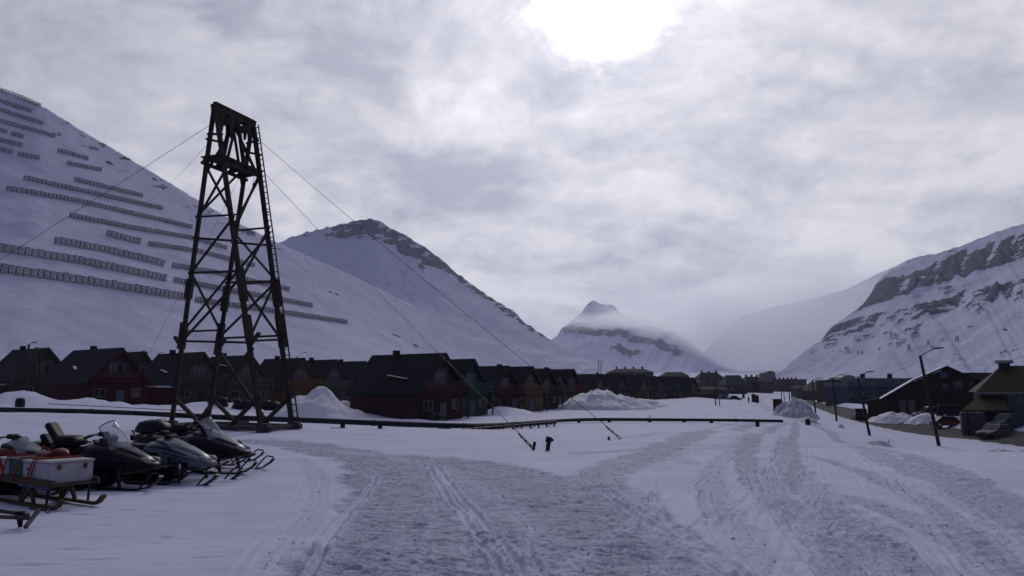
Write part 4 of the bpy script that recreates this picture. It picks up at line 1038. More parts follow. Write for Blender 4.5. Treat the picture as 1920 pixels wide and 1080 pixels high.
def right_house():
    Y = 94
    Xc = PX(1845, Y, 0); zb = hz(Xc, Y)-1.0; o0 = Vector((Xc, Y, zb)); l0, rz_ = turned(o0, R(-26))
    l = lambda px, py: l0(px, py if py else 735)
    t_ = thing('olive_roofed_house', 'pale house with broad olive roof and capped vent at the right edge', 'house', o0, rz_)
    rm = mat('olive_roof', (.030, .027, .014), .85, .25, 3, .3)
    w0 = l(1838, 0)[0]; w1 = w0+16; zt = l(1850, 736)[1]
    MB().box(((w0+w1)/2, 5, zt/2), (w1-w0, 10, zt)).build('wall', paint((.085, .085, .095)), t_)
    ze = l(1850, 735)[1]; zr = l(1890, 694)[1]+.6
    vs = [(l(1828, 0)[0], -1.2, ze), (w1+1, -1.2, ze), (w1+1, 11, ze), (l(1828, 0)[0], 11, ze), (l(1888, 0)[0], 4.2, zr), (w1-3, 4.2, zr)]
    rf = MB().add(vs, [(0, 1, 5, 4), (1, 2, 5), (2, 3, 4, 5), (3, 0, 4), (3, 2, 1, 0)]).build('roof', rm, t_)
    MB().box((w0+(w1-w0)/2, -1.15, ze-.12), (w1-w0+1.4, .12, .22)).build('fascia', M['trim'], t_)
    xv = l(1894, 0)[0]; zv = l(1890, 700)[1]+1.0
    ch = MB().tube([(xv, 4, zv-1.2), (xv, 4, zv+.25)], .62, 14).build('vent', M['black'], rf); MB().tube([(xv, 4, zv+.25), (xv, 4, zv+.62)], .95, 16).build('vent_cap', M['trim'], ch)
    for i in range(9):
        x = w0+.9+i*.55; z = l(1860, 741)[1]; f = MB().box((x, -.04, z), (.42, .1, .55)).build('window', M['trim'], t_); MB().box((x, -.09, z), (.3, .05, .42)).build('pane', M['pane'], f)
    for px in (1898, 1915, 1935):
        x, z = l(px, 748); f = MB().box((x, -.05, z), (.85, .1, 1.6)).build('window', M['trim'], t_); MB().box((x, -.1, z), (.72, .06, 1.45)).build('pane', M['panelite'], f)
    # lower porch with its own roof
    (xa, za), (xb, zb_) = l(1798, 767), l(1882, 742)
    MB().add([(xa, -4.2, za), (xb, -4.2, za), (xb, -.05, zb_), (xa+2.2, -.05, zb_), (xa, -4.2, za-.18), (xb, -4.2, za-.18), (xb, -.05, zb_-.18), (xa+2.2, -.05, zb_-.18)], [(0,1,2,3), (7,6,5,4), (0,4,5,1), (1,5,6,2), (2,6,7,3), (3,7,4,0)]).build('porch_roof', rm, t_)
    x, z = l(1820, 780); MB().box((x, -2.6, za/2-.2), (2.4, 2.6, za-.2)).build('porch_wall', paint((.075, .075, .085)), t_)
    x, z = l(1860, 0); MB().box((x, -.3, za/2-.2), (2.2, .3, za-.2)).build('garage_door', paint((.012, .012, .014)), t_)
    for px in (1880, 1806): x, z = l(px, 0); MB().box((x, -4.0, za/2-.1), (.14, .14, za)).build('porch_post', paint((.03, .025, .02)), t_)
    x, z = l(1908, 0); MB().box((x, -.6, za/2-.55), (1.9, 1.0, za-.6)).build('dark_bay', paint((.014, .014, .018)), t_)
right_house()

# ------------------------------------------------------------------ snow heaps
def heap(px, Y, hpx, wpx, dy, label, seed, m='pile', sharp=1.0, sh=0.0, rough=.12):
    p = GX(px, Y); hh = hpx*Y/F; rx = wpx/2*Y/F; nx, ny = 44, 30
    vs = []; fs = []
    for j in range(ny):
        for i in range(nx):
            u, v = -1+2*i/(nx-1), -1+2*j/(ny-1); r = math.hypot(u-sh*(1-abs(u)), v)
            b = max(0, 1-r)**sharp; b = b*b*(3-2*b) if sharp >= 1 else b
            x, y = u*rx, v*dy; n = float(fbm(np.array((p.x+x)/(rx*.4)), np.array((p.y+y)/(rx*.4)), 4, seed)); n2 = float(fbm(np.array((p.x+x)/.7), np.array((p.y+y)/.7), 3, seed+3))
            z = hh*b*(1+.35*n)+hh*rough*n2*min(1, b*3)-.06-.3*(r > .98)+hz(p.x+x, p.y+y)-p.z
            vs.append((x, y, z))
    for j in range(ny-1):
        for i in range(nx-1): fs.append((j*nx+i, j*nx+i+1, (j+1)*nx+i+1, (j+1)*nx+i))
    o = MB().add(vs, fs).build('snow_heap', M[m], smooth=True); o.location = p
    return tag(o, label, 'snow heap', 'heaps of ploughed snow')
heap(602, 84, 62, 190, 6.5, 'big rounded snow heap right of the tower', 1, sharp=.9, sh=-.15)
heap(640, 92, 26, 170, 5, 'lower snow shoulder in front of the olive green house', 8)
heap(1138, 135, 38, 190, 8, 'pointed snow heap in front of the far gabled row', 2, sharp=.8, sh=-.2, rough=.2)
heap(1212, 140, 16, 130, 6, 'low trailing snow heap right of the pointed one', 3, rough=.25)
heap(1492, 118, 32, 78, 5, 'lumpy dirty snow heap beside the red kiosk', 4, 'dirtypile', sharp=.75, rough=.55)
heap(1515, 100, 12, 60, 3, 'small dirty snow bank at the near end of the road', 14, 'dirtypile', rough=.3)
heap(1672, 119, 26, 84, 4, 'large snow bank across the road before the brown house', 5, sharp=.8)
heap(1735, 113, 20, 100, 4, 'snow bank beside the red car', 6, rough=.2)
heap(1815, 54, 13, 130, 1.8, 'rough broken snow lump at the foot of the leaning lamp post', 7, 'dirtypile', rough=.4)
heap(1885, 50, 22, 130, 2.2, 'rough broken snow lump at the right edge', 9, 'dirtypile', rough=.45)
heap(1778, 52, 8, 26, .5, 'small round snow clod left of the rough lumps', 10, 'dirtypile', rough=.3)
heap(1650, 72, 9, 70, 1.6, 'broken snow lump at the second lamp post', 11, 'dirtypile', rough=.45)
heap(1578, 96, 8, 18, .8, 'small grey snow clod beside the third lamp post', 12, 'dirtypile', rough=.3)
heap(40, 86, 26, 150, 5, 'snow bank at the far left in front of the green house', 13, sharp=.9)
# ------------------------------------------------------------------ snowmobiles
def snowmobile(label, loc, rz, body, accent, shield=0.5, backrest=True, touring=False, pitch=0.0, roll=0.0, sink=0.0, seat='vinyl', hood=None, screen='screen', loops=True):
    z = hz(loc[0], loc[1])-sink
    t_ = thing('snowmobile', label, 'snowmobile', (loc[0], loc[1], z), rz, 'snowmobiles parked on the snow')
    t_.rotation_euler = (roll, pitch, rz)
    # belt
    prof = [(-1.62, .17), (-1.5, .04), (-1.2, .0), (.25, .0), (.55, .16), (.62, .32), (.5, .42), (-1.45, .42), (-1.6, .32)]
    tr = MB().prism(prof, -.20, .20).build('track', M['rubber'], t_, bevel=.02)
    lg = MB()
    for i in range(17): lg.box((-1.3+i*.095, 0, -.012), (.03, .40, .05))
    for i in range(4): lg.box((-1.60-.0*i, 0, .10+.09*i), (.05, .38, .03))
    o = lg.build('lug', M['rubber'], tr); o['kind'] = 'stuff'
    MB().prism([(-1.66, .40), (.2, .40), (.2, .60), (-1.58, .55)], -.25, .25).build('tunnel', M['chrome'] if accent == 'sport' else M['black'], t_, bevel=.02)
    MB().prism([(-1.66, .42), (-1.78, .14), (-1.75, .12), (-1.60, .40)], -.24, .24).build('snow_flap', M['rubber'], t_)
    for s_ in (-1, 1): MB().box((-.55, s_*.36, .27), (1.5, .22, .04)).build('running_board', M['black'], t_)
    # cowl
    secs = [(-.35, .42, .72, .22), (-.15, .32, .92, .34), (.12, .28, .96, .40), (.45, .26, .92, .44), (.8, .28, .80, .42), (1.1, .33, .68, .35), (1.32, .38, .58, .25), (1.47, .42, .51, .12)]
    cw = MB().loft(secs, 18, 2.5).build('cowl', M[body], t_, smooth=True)
    hs = [(.05, .88, 1.01, .22), (.4, .82, .96, .27), (.8, .70, .85, .24), (1.15, .57, .70, .16), (1.4, .47, .56, .08)]
    MB().loft(hs, 16, 2.6).build('hood', M[hood or body], t_, smooth=True)
    sa = np.array(secs)
    def strip(nm, m_, xa, xb, a0, a1, s_):
        vs = []; nx, na = 9, 5
        for q in (1.0, 1.025):
            for i in range(nx):
                x = xa+(xb-xa)*i/(nx-1); zl, zh, hw = (np.interp(x, sa[:, 0], sa[:, j]) for j in (1, 2, 3)); tp = (a1-a0)*.35*abs(2*i/(nx-1)-1)
                for j in range(na):
                    a = a0+tp/2+(a1-a0-tp)*j/(na-1); ca, sn = math.cos(a), math.sin(a)
                    vs.append((x, s_*q*hw*abs(ca)**.8, (zl+zh)/2+q*(zh-zl)/2*math.copysign(abs(sn)**.8, sn)))
        fs = [(o+i*na+j, o+i*na+j+1, o+(i+1)*na+j+1, o+(i+1)*na+j) for o in (0, nx*na) for i in range(nx-1) for j in range(na-1)]
        n0 = nx*na; rim = [j for j in range(na)]+[i*na+na-1 for i in range(1, nx)]+[(nx-1)*na+j for j in range(na-2, -1, -1)]+[i*na for i in range(nx-2, 0, -1)]
        fs += [(rim[i], rim[(i+1) % len(rim)], rim[(i+1) % len(rim)]+n0, rim[i]+n0) for i in range(len(rim))]
        MB().add(vs, fs).build(nm, M[m_], t_, smooth=True)
    for s_ in (-1, 1):
        if accent == 'sport':
            strip('side_panel', 'teal', -.28, .55, -.75, -.20, s_); strip('side_panel', 'black', -.1, .95, .52, .72, s_); strip('side_panel', 'black', .35, 1.2, .25, .36, s_)
            strip('decal', 'blackpaint', .0, .28, -.05, .22, s_); strip('side_panel', 'black', .30, 1.25, -1.3, -.42, s_); strip('side_panel', 'black', -.33, .02, -1.2, .5, s_); strip('decal', 'black', .55, .9, -.30, .16, s_); strip('decal', 'teal', .62, .85, -.12, .08, s_)
        else:
            MB().prism([(-.1, .52), (.3, .46), (.75, .50), (.9, .60), (.4, .70), (.0, .66)], s_*.42, s_*.452).build('side_panel', M[accent] if accent else M['black'], t_, bevel=.01)
        MB().loft([(1.18, .55, .66, .05), (1.30, .53, .65, .07), (1.38, .52, .62, .05)], 10, 2.2).build('headlight', M['lens'], t_, smooth=True).location = (0, s_*.17, 0)
        MB().box((.95, s_*.385, .46), (.16, .03, .10)).build('intake', M['black'], t_)
    # seat
    MB().loft([(-1.5, .56, .80, .17), (-1.35, .55, .90, .21), (-.9, .55, .88, .23), (-.45, .55, .86, .22), (-.1, .6, .88, .17), (.05, .66, .92, .10)], 14, 3.2).build('seat', M[seat], t_, smooth=True)
    if backrest:
        MB().bar((-1.08, 0, .84), (-1.28, 0, 1.12), .40, .13).build('backrest', M['vinyl'], t_, bevel=.06)
        for s_ in (-1, 1): MB().tube([(-1.15, s_*.15, .6), (-1.22, s_*.15, .85), (-1.27, s_*.15, 1.06)], .02, 6).build('backrest_bar', M['iron'], t_)
    if touring:
        MB().bar((-.84, 0, .88), (-1.20, 0, 1.36), .34, .15).build('tall_backrest', M['vinyl'], t_, bevel=.07)
        MB().loft([(-.95, .88, 1.02, .20), (-.85, .86, 1.10, .25), (-.5, .86, 1.10, .25), (-.38, .88, 1.0, .20)], 14, 3).build('driver_backrest', M['vinyl'], t_, smooth=True)
        MB().box((-1.50, 0, .78), (.42, .50, .34)).build('trunk_box', M['black'], t_, bevel=.05)
        for s_ in (-1, 1): MB().tube([(-.75, s_*.27, .78), (-.62, s_*.33, .95), (-.4, s_*.32, .92)], .022, 6).build('grab_handle', M['iron'], t_)
    else:
        MB().tube([(-1.5, -.2, .74), (-1.62, -.2, .90), (-1.62, .2, .90), (-1.5, .2, .74)], .022, 6).build('grab_rail', M['iron'], t_)
        MB().box((-1.58, 0, .62), (.06, .3, .1)).build('tail_light', M['red'], t_)
    # bars
    MB().tube([(.25, 0, .92), (.12, 0, 1.10)], .035, 8).build('steering_post', M['iron'], t_)
    hb_ = MB().tube([(-.02, -.40, 1.06), (.06, -.26, 1.12), (.12, 0, 1.13), (.06, .26, 1.12), (-.02, .40, 1.06)], .018, 7).build('handlebar', M['iron'], t_)
    for s_ in (-1, 1):
        MB().tube([(-.03, s_*.42, 1.055), (.04, s_*.28, 1.11)], .030, 8).build('grip', M['rubber'], hb_)
        MB().tube([(.10, s_*.30, 1.10), (.12, s_*.42, 1.09)], .012, 5).build('brake_lever', M['iron'], hb_)
    MB().box((.12, 0, 1.13), (.14, .22, .10)).build('bar_pad', M['vinyl'], hb_, bevel=.03)
    MB().box((.30, 0, 1.03), (.16, .34, .12)).build('dash', M['black'], t_, bevel=.03)
    # windshield: curved sheet with thickness
    if shield:
        vs = []; fs = []; na, nv = 13, 7
        for q in range(2):
            for j in range(nv):
                v = j/(nv-1); zz = .92+shield*v; hwid = (.36-.10*v*v)*(1 if v < .98 else .9); xb = .78-.36*v-.06*v*v
                for i in range(na):
                    u = -1+2*i/(na-1); rr_ = 1-.012*q
                    vs.append((xb-.26*u*u*(1-.25*v)-.012*q, hwid*u*rr_, zz-(.20 if v < .02 else .14*v**3)*abs(u)**2.6*(1 if v > .02 else .3)-.06*(1-v)))
        for q in range(2):
            for j in range(nv-1):
                for i in range(na-1): b0 = q*na*nv; fs.append((b0+j*na+i, b0+j*na+i+1, b0+(j+1)*na+i+1, b0+(j+1)*na+i))
        ws = MB().add(vs, fs).build('windshield', M[screen], t_, smooth=True)
        top = [vs[(nv-1)*na+i] for i in range(na)]; lft = [vs[j*na] for j in range(nv)]; rgt_ = [vs[j*na+na-1] for j in range(nv)]
        MB().tube(lft+top[1:-1]+rgt_[::-1], .011, 5).build('edge_trim', M['black'], ws)
        if touring:
            for s_ in (-1, 1): MB().box((.50, s_*.52, 1.02), (.08, .16, .11)).bar((.6, s_*.36, .92), (.50, s_*.50, 1.0), .025).build('mirror', M['black'], t_, bevel=.015)
    # skis
    for s_ in (-1, 1):
        y = s_*.53
        sk = MB()
        pts = [(.35, .045), (.6, .02), (1.35, .02), (1.6, .07), (1.80, .20), (1.88, .30)]
        for (xa, za), (xb, zb2) in zip(pts[:-1], pts[1:]): sk.bar((xa, y, za), (xb, y, zb2), .15, .035, ext=.01)
        s_o = sk.build('ski', M['black'], t_)
        if loops: MB().tube([(1.40, y, .05), (1.62, y, .30), (1.70, y, .36), (1.86, y, .33), (1.88, y, .29)], .020, 6).tube([(1.88, y, .29), (1.72, y, .14)], .018, 6).build('ski_loop', M['black'], s_o)
        MB().tube([(.95, y, .05), (.90, y, .30), (.86, y*.97, .42)], .04, 8).build('spindle', M['iron'], t_)
        MB().tube([(.9, y, .30), (.75, s_*.22, .34)], .022, 6).build('suspension_arm', M['iron'], t_)
        MB().tube([(.92, y, .20), (1.02, s_*.22, .27)], .022, 6).build('suspension_arm', M['iron'], t_)
        MB().tube([(.9, y*.96, .26), (.8, s_*.3, .62)], .035, 8).build('shock_absorber', M['chrome'] if accent == 'sport' else M['iron'], t_)
    MB().tube([(1.30, -.30, .34), (1.52, -.22, .42), (1.58, 0, .45), (1.52, .22, .42), (1.30, .30, .34)], .022, 7).build('front_bumper', M['iron'], t_)
    return t_
s2 = snowmobile('black touring snowmobile with tall backrest and clear windshield behind the white boxes', (-9.08, 17.75), R(-9), 'blackpaint', 'purplepaint', .50, True, True, hood='purplepaint')
snowmobile('red and black snowmobile with low pale windshield at the far left behind the sled', (-10.45, 16.75), R(-8), 'red', 'red', .20, False, False, seat='vinyl', hood='blackpaint')
snowmobile('white and teal sport snowmobile with black stripes nosed into the snow', (-8.25, 18.9), R(-12), 'sportwhite', 'sport', .12, False, False, pitch=R(1.2), sink=.03, screen='screendark')
s4 = snowmobile('black snowmobile with clear windshield and looped skis right of the white one', (-8.05, 20.55), R(-6), 'blackpaint', None, .46, False, False, hood='purplepaint')
s5 = snowmobile('black snowmobile with high seat standing behind the others at the tower side', (-8.95, 22.6), R(-4), 'black', None, .14, True, False, screen='screendark')
for nm, sc_, mm in (('duffel_bag', [(-1.55, .84, 1.02, .2), (-1.45, .82, 1.16, .27), (-1.0, .84, 1.22, .29), (-.75, .84, 1.12, .26), (-.66, .86, 1.0, .18)], 'vinyl'), ('saddle_bag', [(-.6, .84, .98, .2), (-.45, .84, 1.10, .26), (-.15, .86, 1.06, .24), (.0, .88, .98, .14)], 'cloth')):
    MB().loft(sc_, 14, 2.8).build(nm, M[mm], s5, smooth=True)
MB().tube([(-1.3, -.26, .86), (-1.28, -.2, 1.18), (-1.26, .2, 1.2), (-1.25, .28, .86)], .015, 6).build('cargo_strap', M['iron'], s5)
MB().tube([(-.9, -.28, .88), (-.9, -.2, 1.22), (-.9, .2, 1.22), (-.9, .28, .88)], .015, 6).build('cargo_strap', M['iron'], s5)
for (px, py, rz, lab) in [(404, 747, R(160), 'distant dark snowmobile parked by the olive brown house under the tower'), (462, 750, R(10), 'distant dark snowmobile parked behind the tower between its legs'), (514, 749, R(-20), 'distant dark snowmobile parked near the big snow heap'), (817, 783, R(70), 'distant dark snowmobile in front of the large dark red house')]:
    c_ = copy_tree(s5); q = GX(px, 84 if px > 800 else 98); c_.location = (q.x, q.y, q.z+(0.0 if px > 800 else .25)); c_.rotation_euler = (0, 0, rz); c_['label'] = lab; c_.scale = (1, 1, 1)

# ------------------------------------------------------------------ cargo sled and its boxes
def sled():
    z = hz(-8.69, 15.01); rz = R(-34)
    t_ = thing('cargo_sled', 'long wooden cargo sled with dark runners carrying white and green boxes', 'sled', (-8.69, 15.01, z), rz)
    x0, x1 = -1.75, 1.25
    for s_ in (-1, 1):
        y = s_*.36
        pts = [(x0, .04), (x1-.0, .04), (x1+.14, .09), (x1+.26, .19)]
        r_ = MB()
        for (a, b), (c_, d_) in zip(pts[:-1], pts[1:]): r_.bar((a, y, b), (c_, y, d_), .09, .05, ext=.01)
        r_.build('runner', M['sledwood'], t_)
        for i, x in enumerate((-1.35, -.9, .05, .55)):
            MB().bar((x, y, .07), (x+(-.18 if i % 2 else .16), y*.95, .40), .05, .06).build('strut', M['sledwood'], t_)
            if i in (0, 2): MB().bar((x+.05, y, .07), (x+.42, y*.95, .40), .05, .06).build('strut', M['sledwood'], t_)
        MB().tube([(1.0, y, .08), (1.02, y, .38)], .022, 6).build('upright', M['iron'], t_)
        MB().bar((x0-.2, y*1.08, .44), (x1+.02, y*1.08, .44), .05, .12).build('side_rail', M['sledwood'], t_)
    for i in range(8): MB().box((x0-.05+i*(x1-x0)/7.3, 0, .41), (.30, .80, .03)).build('deck_board', M['sledwood'], t_)
    MB().box((.62, -.40, .415), (1.15, .02, .15)).build('side_cloth', M['bluetarp'], t_)
    for xs in (-.55, -.08, .40, .50):
        MB().tube([(xs-.05, -.42, .42), (xs+.0, -.405, .60), (xs+.10, -.395, .835), (xs+.15, .395, .835), (xs+.1, .42, .42)], .018, 6).build('strap', M['strap'], t_)
    MB().tube([(xsn, -.41, zn) for xsn, zn in ((-.95, .46), (-.73, .80), (-.52, .46))], .02, 6).build('strap', M['strap'], t_)
    R_ = Matrix.Rotation(rz, 3, 'Z')
    def box(label, x, w_, h_, m, d_=.72, name='cargo_box', latches=True, cat='box', grp='boxes on the cargo sled'):
        p = Vector((-8.69, 15.01, z))+R_ @ Vector((x, 0, .428))
        b_ = thing(name, label, cat, p, rz, grp)
        MB().box((0, 0, h_/2-.02), (w_, d_, h_-.04)).build('tub', M[m], b_, bevel=.02)
        MB().box((0, 0, h_-.018), (w_+.03, d_+.03, .045)).build('lid', M[m], b_, bevel=.012)
        if latches:
            for s_ in (-1, 1): MB().box((w_/2+.012, s_*d_*.30, h_*.72), (.02, .055, .09)).build('latch', M['sledwood'], b_)
        else: MB().box((0, -d_/2-.012, h_*.6), (.12, .02, .03)).build('handle', M['iron'], b_)
        return b_
    box('white sled box at the left end under the red straps', -.73, .50, .37, 'boxwhite', latches=False)
    box('green box strapped between the white boxes', -.21, .50, .38, 'green', latches=False)
    box('white sled box between the green box and the latched one', .31, .50, .37, 'boxwhite', latches=False)
    box('white end box with two brown latches on the sled', .83, .50, .39, 'boxwhite', d_=.76)
    red = thing('red_bag', 'red bag lying behind the boxes of the cargo sled', 'bag', Vector((-8.69, 15.01, z))+R_ @ Vector((-.15, .25, .80)), rz)
    MB().loft([(-.40, .0, .06, .10), (-.3, -.02, .10, .13), (0, -.02, .09, .14), (.30, -.02, .18, .15), (.46, .0, .10, .10)], 12, 2.4).build('bag_body', M['red'], red, smooth=True)
    MB().tube([(-.2, -.1, .13), (-.05, -.16, .2), (.12, -.1, .14)], .015, 6).build('bag_handle', M['strap'], red)
sled()
# tow hitch of another sled entering from the left
def hitch():
    p = G(58, 992); z = p.z
    t_ = thing('sled_hitch', 'iron tow bar of a sled with ring end reaching in from the left edge', 'tow bar', p)
    Y = p.y; q = lambda px, py, dy=0: P(px, py, Y+dy)-p
    a, b = q(-70, 948, .1), q(54, 966)
    MB().tube([a, b], .030, 7).build('tow_tube', M['timber2'], t_); MB().tube([q(-70, 966, -.35), q(60, 972, -.02)], .030, 7).build('tow_tube', M['timber2'], t_)
    MB().tube([q(48, 988, -.25), q(73, 956, .2)], .035, 7).build('cross_tube', M['timber2'], t_)
    MB().tube([q(56, 953, .25), q(86, 957, .2)], .018, 6).build('ring_bar', M['iron'], t_)
    c = q(90, 957.5, .2); MB().tube([c+Vector((.03*math.cos(k*.5236), .012*math.sin(k*.5236), .03*math.sin(k*.5236))) for k in range(12)], .009, 6, closed=True).build('ring', M['iron'], t_)
    MB().bar(q(35, 973), q(38, 989), .04).bar(q(41, 973), q(39, 988), .03).build('prop_stand', M['iron'], t_)
    MB().box(q(38, 962), (.1, .08, .06)).build('clamp', M['iron'], t_)
hitch()

# ------------------------------------------------------------------ lamp posts and wires
def lamp_post(bx, by, tx, ty, ax, ay, label, r=.13, Y=None, grp='wooden street lamps', head=True):
    b = G(bx, by) if Y is None else GX(bx, Y)
    t = P(tx, ty, b.y+.2)
    o_ = thing('street_lamp', label, 'street lamp', b, 0, grp)
    MB().tube([(0, 0, -.5), t-b], [r*1.15, r*.85], 10).build('pole', M['timber'], o_)
    s = t-b; a = P(ax, ay, b.y-.4)-b
    m1 = s-Vector((0, 0, .25)); c1 = m1.lerp(a, .5)+Vector((0, 0, .10*(a-m1).length))
    MB().tube([m1, m1.lerp(c1, .55)+Vector((0, 0, .08)), c1, a.lerp(c1, .3)], r*.28, 6).build('arm', M['iron'], o_)
    dr = (a-c1); dr.z *= .3; dr.normalize()
    h_ = MB().loft([(-.35, -.03, .05, .05), (-.1, -.07, .07, .11), (.25, -.08, .06, .12), (.5, -.03, .03, .06)], 10, 2.3).build('lamp_head', M['iron'], o_, smooth=True)
    h_.location = a; h_.rotation_euler = dr.to_track_quat('X', 'Z').to_euler(); h_.scale = (max(.8, r/.13),)*3
    return o_, b, t
L1 = lamp_post(1762, 836, 1725, 666, 1757, 653, 'tallest leaning dark lamp post at the right beside the road', .15)
L2 = lamp_post(1632, 817, 1608, 706, 1630, 697, 'second leaning lamp post, in front of the brown house end', .13)
L3 = lamp_post(1569, 790, 1561, 708, 1578, 703, 'third lamp post along the road, in front of the brown ribbed building', .13)
L4 = lamp_post(1530, 779, 1523, 712, 1535, 709, 'fourth lamp post along the road beside the black bin', .13)
lamp_post(1505, 755, 1502, 722, 1508, 719, 'farthest lamp post at the bend of the road', .13, Y=225)
lamp_post(50, 753, 54, 646, 64, 642, 'nearer lamp post in front of the olive house at far left', .13, Y=84)
lamp_post(70, 737, 76, 655, 70, 652, 'plain farther pole close to the olive house wall at far left', .12, Y=100)
lamp_post(553, 745, 556, 668, 572, 661, 'lamp post rising behind the orange yellow house', .10, Y=150)
lamp_post(275, 745, 276, 660, 269, 658, 'thin lamp post behind the half hidden olive house', .10, Y=150)
lamp_post(296, 745, 296, 662, 304, 661, 'thin lamp post above the olive brown house roof end', .10, Y=160)
PG = 'plain poles in the valley'
def pole(bx, tx, ty, Y, label, r=.12):
    b = GX(bx, Y); t = P(tx, ty, Y)
    o_ = thing('utility_pole', label, 'pole', b, 0, PG); MB().tube([(0, 0, -.4), t-b], [r*1.1, r*.85], 8).build('shaft', M['timber'], o_)
    MB().bar(t-b-Vector((.5, 0, .4)), t-b-Vector((-.5, 0, .4)), .1).build('crossarm', M['timber'], o_)
    return o_
pole(1342, 1341, 718, 165, 'left pole of the leaning pair near the last orange house')
pole(1350, 1346, 725, 158, 'right leaning pole of the pair near the last orange house', .08)
pole(1482, 1478, 718, 190, 'leaning pole in the valley left of the lumpy heap')
pole(1466, 1464, 722, 240, 'thin pole behind the red kiosk')
pole(1471, 1469, 724, 250, 'thin pole just right of the one behind the red kiosk')
pole(1494, 1499, 729, 200, 'pole leaning right behind the lumpy dirty heap')
pole(1122, 1122, 676, 640, 'left post of the pair up on the hillside foot', .3)
pole(1127, 1127, 678, 640, 'right post of the pair up on the hillside foot', .3)
cable('overhead_wire', L1[2], P(1990, 640, 46), .012, 'overhead wire from the tallest leaning lamp post to the right edge', 'wire', 'overhead wires', 1.2)
cable('overhead_wire', L1[2]-Vector((0, 0, .5)), L2[2], .012, 'overhead wire between the two nearest leaning lamp posts', 'wire', 'overhead wires', .5)
cable('overhead_wire', L2[2], L3[2], .012, 'overhead wire between the second and third lamp posts', 'wire', 'overhead wires', .4)
cable('overhead_wire', L3[2], L4[2], .012, 'overhead wire between the third and fourth lamp posts', 'wire', 'overhead wires', .4)
# little cableway pylons on the far right mountainside
for (px, py, hp, lab) in [(1795, 641, 11, 'rightmost tiny cableway pylon on the right mountainside'), (1741, 646, 7, 'tiny cableway pylon second from the right on the mountainside'), (1705, 658, 11, 'tiny cableway pylon with a snow streak beside it'), (1649, 657, 6, 'tiny faint cableway pylon in the middle of the slope'), (1617, 664, 6, 'tiny cableway pylon lowest of the pair on the slope'), (1609, 664, 6, 'leftmost tiny cableway pylon on the slope')]:
    p = rgt(px, py); s = hp*p.y/F
    o_ = thing('cableway_pylon', lab, 'pylon', p, 0, 'far cableway pylons')
    for sx in (-1, 1):
        MB().bar((sx*s*.28, 0, -1), (sx*s*.16, 0, s), s*.09).build('leg', M['fencedark'], o_)
    MB().bar((-s*.3, 0, s), (s*.3, 0, s), s*.10).build('cap_beam', M['fencedark'], o_)
    MB().bar((-s*.24, 0, s*.1), (s*.18, 0, s*.85), s*.06).build('brace', M['fencedark'], o_); MB().bar((s*.24, 0, s*.1), (-s*.18, 0, s*.85), s*.06).build('brace', M['fencedark'], o_)

# ------------------------------------------------------------------ vehicles
M['tyre'] = M['rubber']; M['carglass'] = mat('car_glass', (.015, .017, .022), .08, .1, 2)
def car(label, px, Y, rz, m, kind='suv', L=4.5, name='parked_car', cat='car', grp='cars by the road', dz=0.0):
    q = GX(px, Y); t_ = thing(name, label, cat, (q.x, q.y, q.z+dz), rz, grp)
    h = {'suv': 1.75, 'car': 1.42, 'pickup': 1.8, 'van': 2.0}[kind]; w_ = .88; belt = h*.58
    if kind == 'pickup': roof0, roof1, b0, b1 = -.2, .55, -.35, 1.15
    elif kind == 'car': roof0, roof1, b0, b1 = -1.1, .35, -1.75, 1.05
    else: roof0, roof1, b0, b1 = -1.85, .45, -2.15, 1.1
    l2 = L/2
    MB().prism([(-l2, .35), (-l2+.1, .25), (l2-.15, .25), (l2, .42), (l2-.02, belt*.78), (b1+.1, belt), (b0, belt), (-l2+.03, belt*.92)], -w_, w_).build('body', M[m], t_, bevel=.06)
    cab = [(b0, belt), (b1, belt), (roof1, h-.05), (roof0, h-.05)]
    MB().prism(cab, -w_*.90, w_*.90).build('cabin_glass', M['carglass'], t_, bevel=.04)
    MB().prism([(roof0-.06, h-.08), (roof1+.06, h-.08), (roof1-.05, h+.01), (roof0, h+.01)], -w_*.88, w_*.88).build('roof', M[m], t_, bevel=.03)
    for s_ in (-1, 1):
        for (xa, xb) in ((b1, roof1), (b0, roof0), ((b0+b1)/2, (roof0+roof1)/2)): MB().bar((xa, s_*w_*.905, belt), (xb, s_*w_*.885, h-.04), .09, .05).build('pillar', M[m], t_)
        for x in (-l2+.85, l2-.85):
            wh = MB().tube([(x, s_*(w_-.22), .34), (x, s_*(w_+.01), .34)], .345, 18).build('wheel', M['tyre'], t_); MB().tube([(x, s_*(w_+.005), .34), (x, s_*(w_+.03), .34)], .20, 12).build('rim', M['chrome'], wh)
        MB().box((l2-.03, s_*.62, belt*.64), (.08, .34, .16)).build('headlight', M['lens'], t_)
        MB().box((-l2+.03, s_*.68, belt*.72), (.08, .22, .2)).build('tail_light', M['red'], t_)
        MB().box((b1-.15, s_*(w_+.09), belt+.08), (.12, .18, .13)).build('mirror', M['black'], t_)
    MB().box((l2-.0, 0, .38), (.1, w_*1.8, .2)).build('bumper', M['black'], t_); MB().box((-l2, 0, .40), (.1, w_*1.8, .2)).build('bumper', M['black'], t_)
    if kind == 'pickup': MB().box((-1.35, 0, belt+.02), (1.6, 1.5, .06)).build('bed_cover', M['black'], t_)
    return t_
M['redcar'] = mat('red_car_paint', (.16, .016, .016), .3, .15, 3)
M['greycar'] = mat('grey_car_paint', (.10, .10, .12), .3, .15, 3)
M['greencar'] = mat('dark_green_paint', (.012, .03, .026), .3, .15, 3)
mid = lambda i: road_mid[i]
car('black off road car driving away along the road', 1612, 126, R(74), 'blackpaint', 'suv', 4.6, 'car', 'car', 'cars by the road')
car('dark pickup truck parked beyond the road near the blue hall', 1645, 152, R(80), 'black', 'pickup', 5.0, 'pickup_truck', 'pickup')
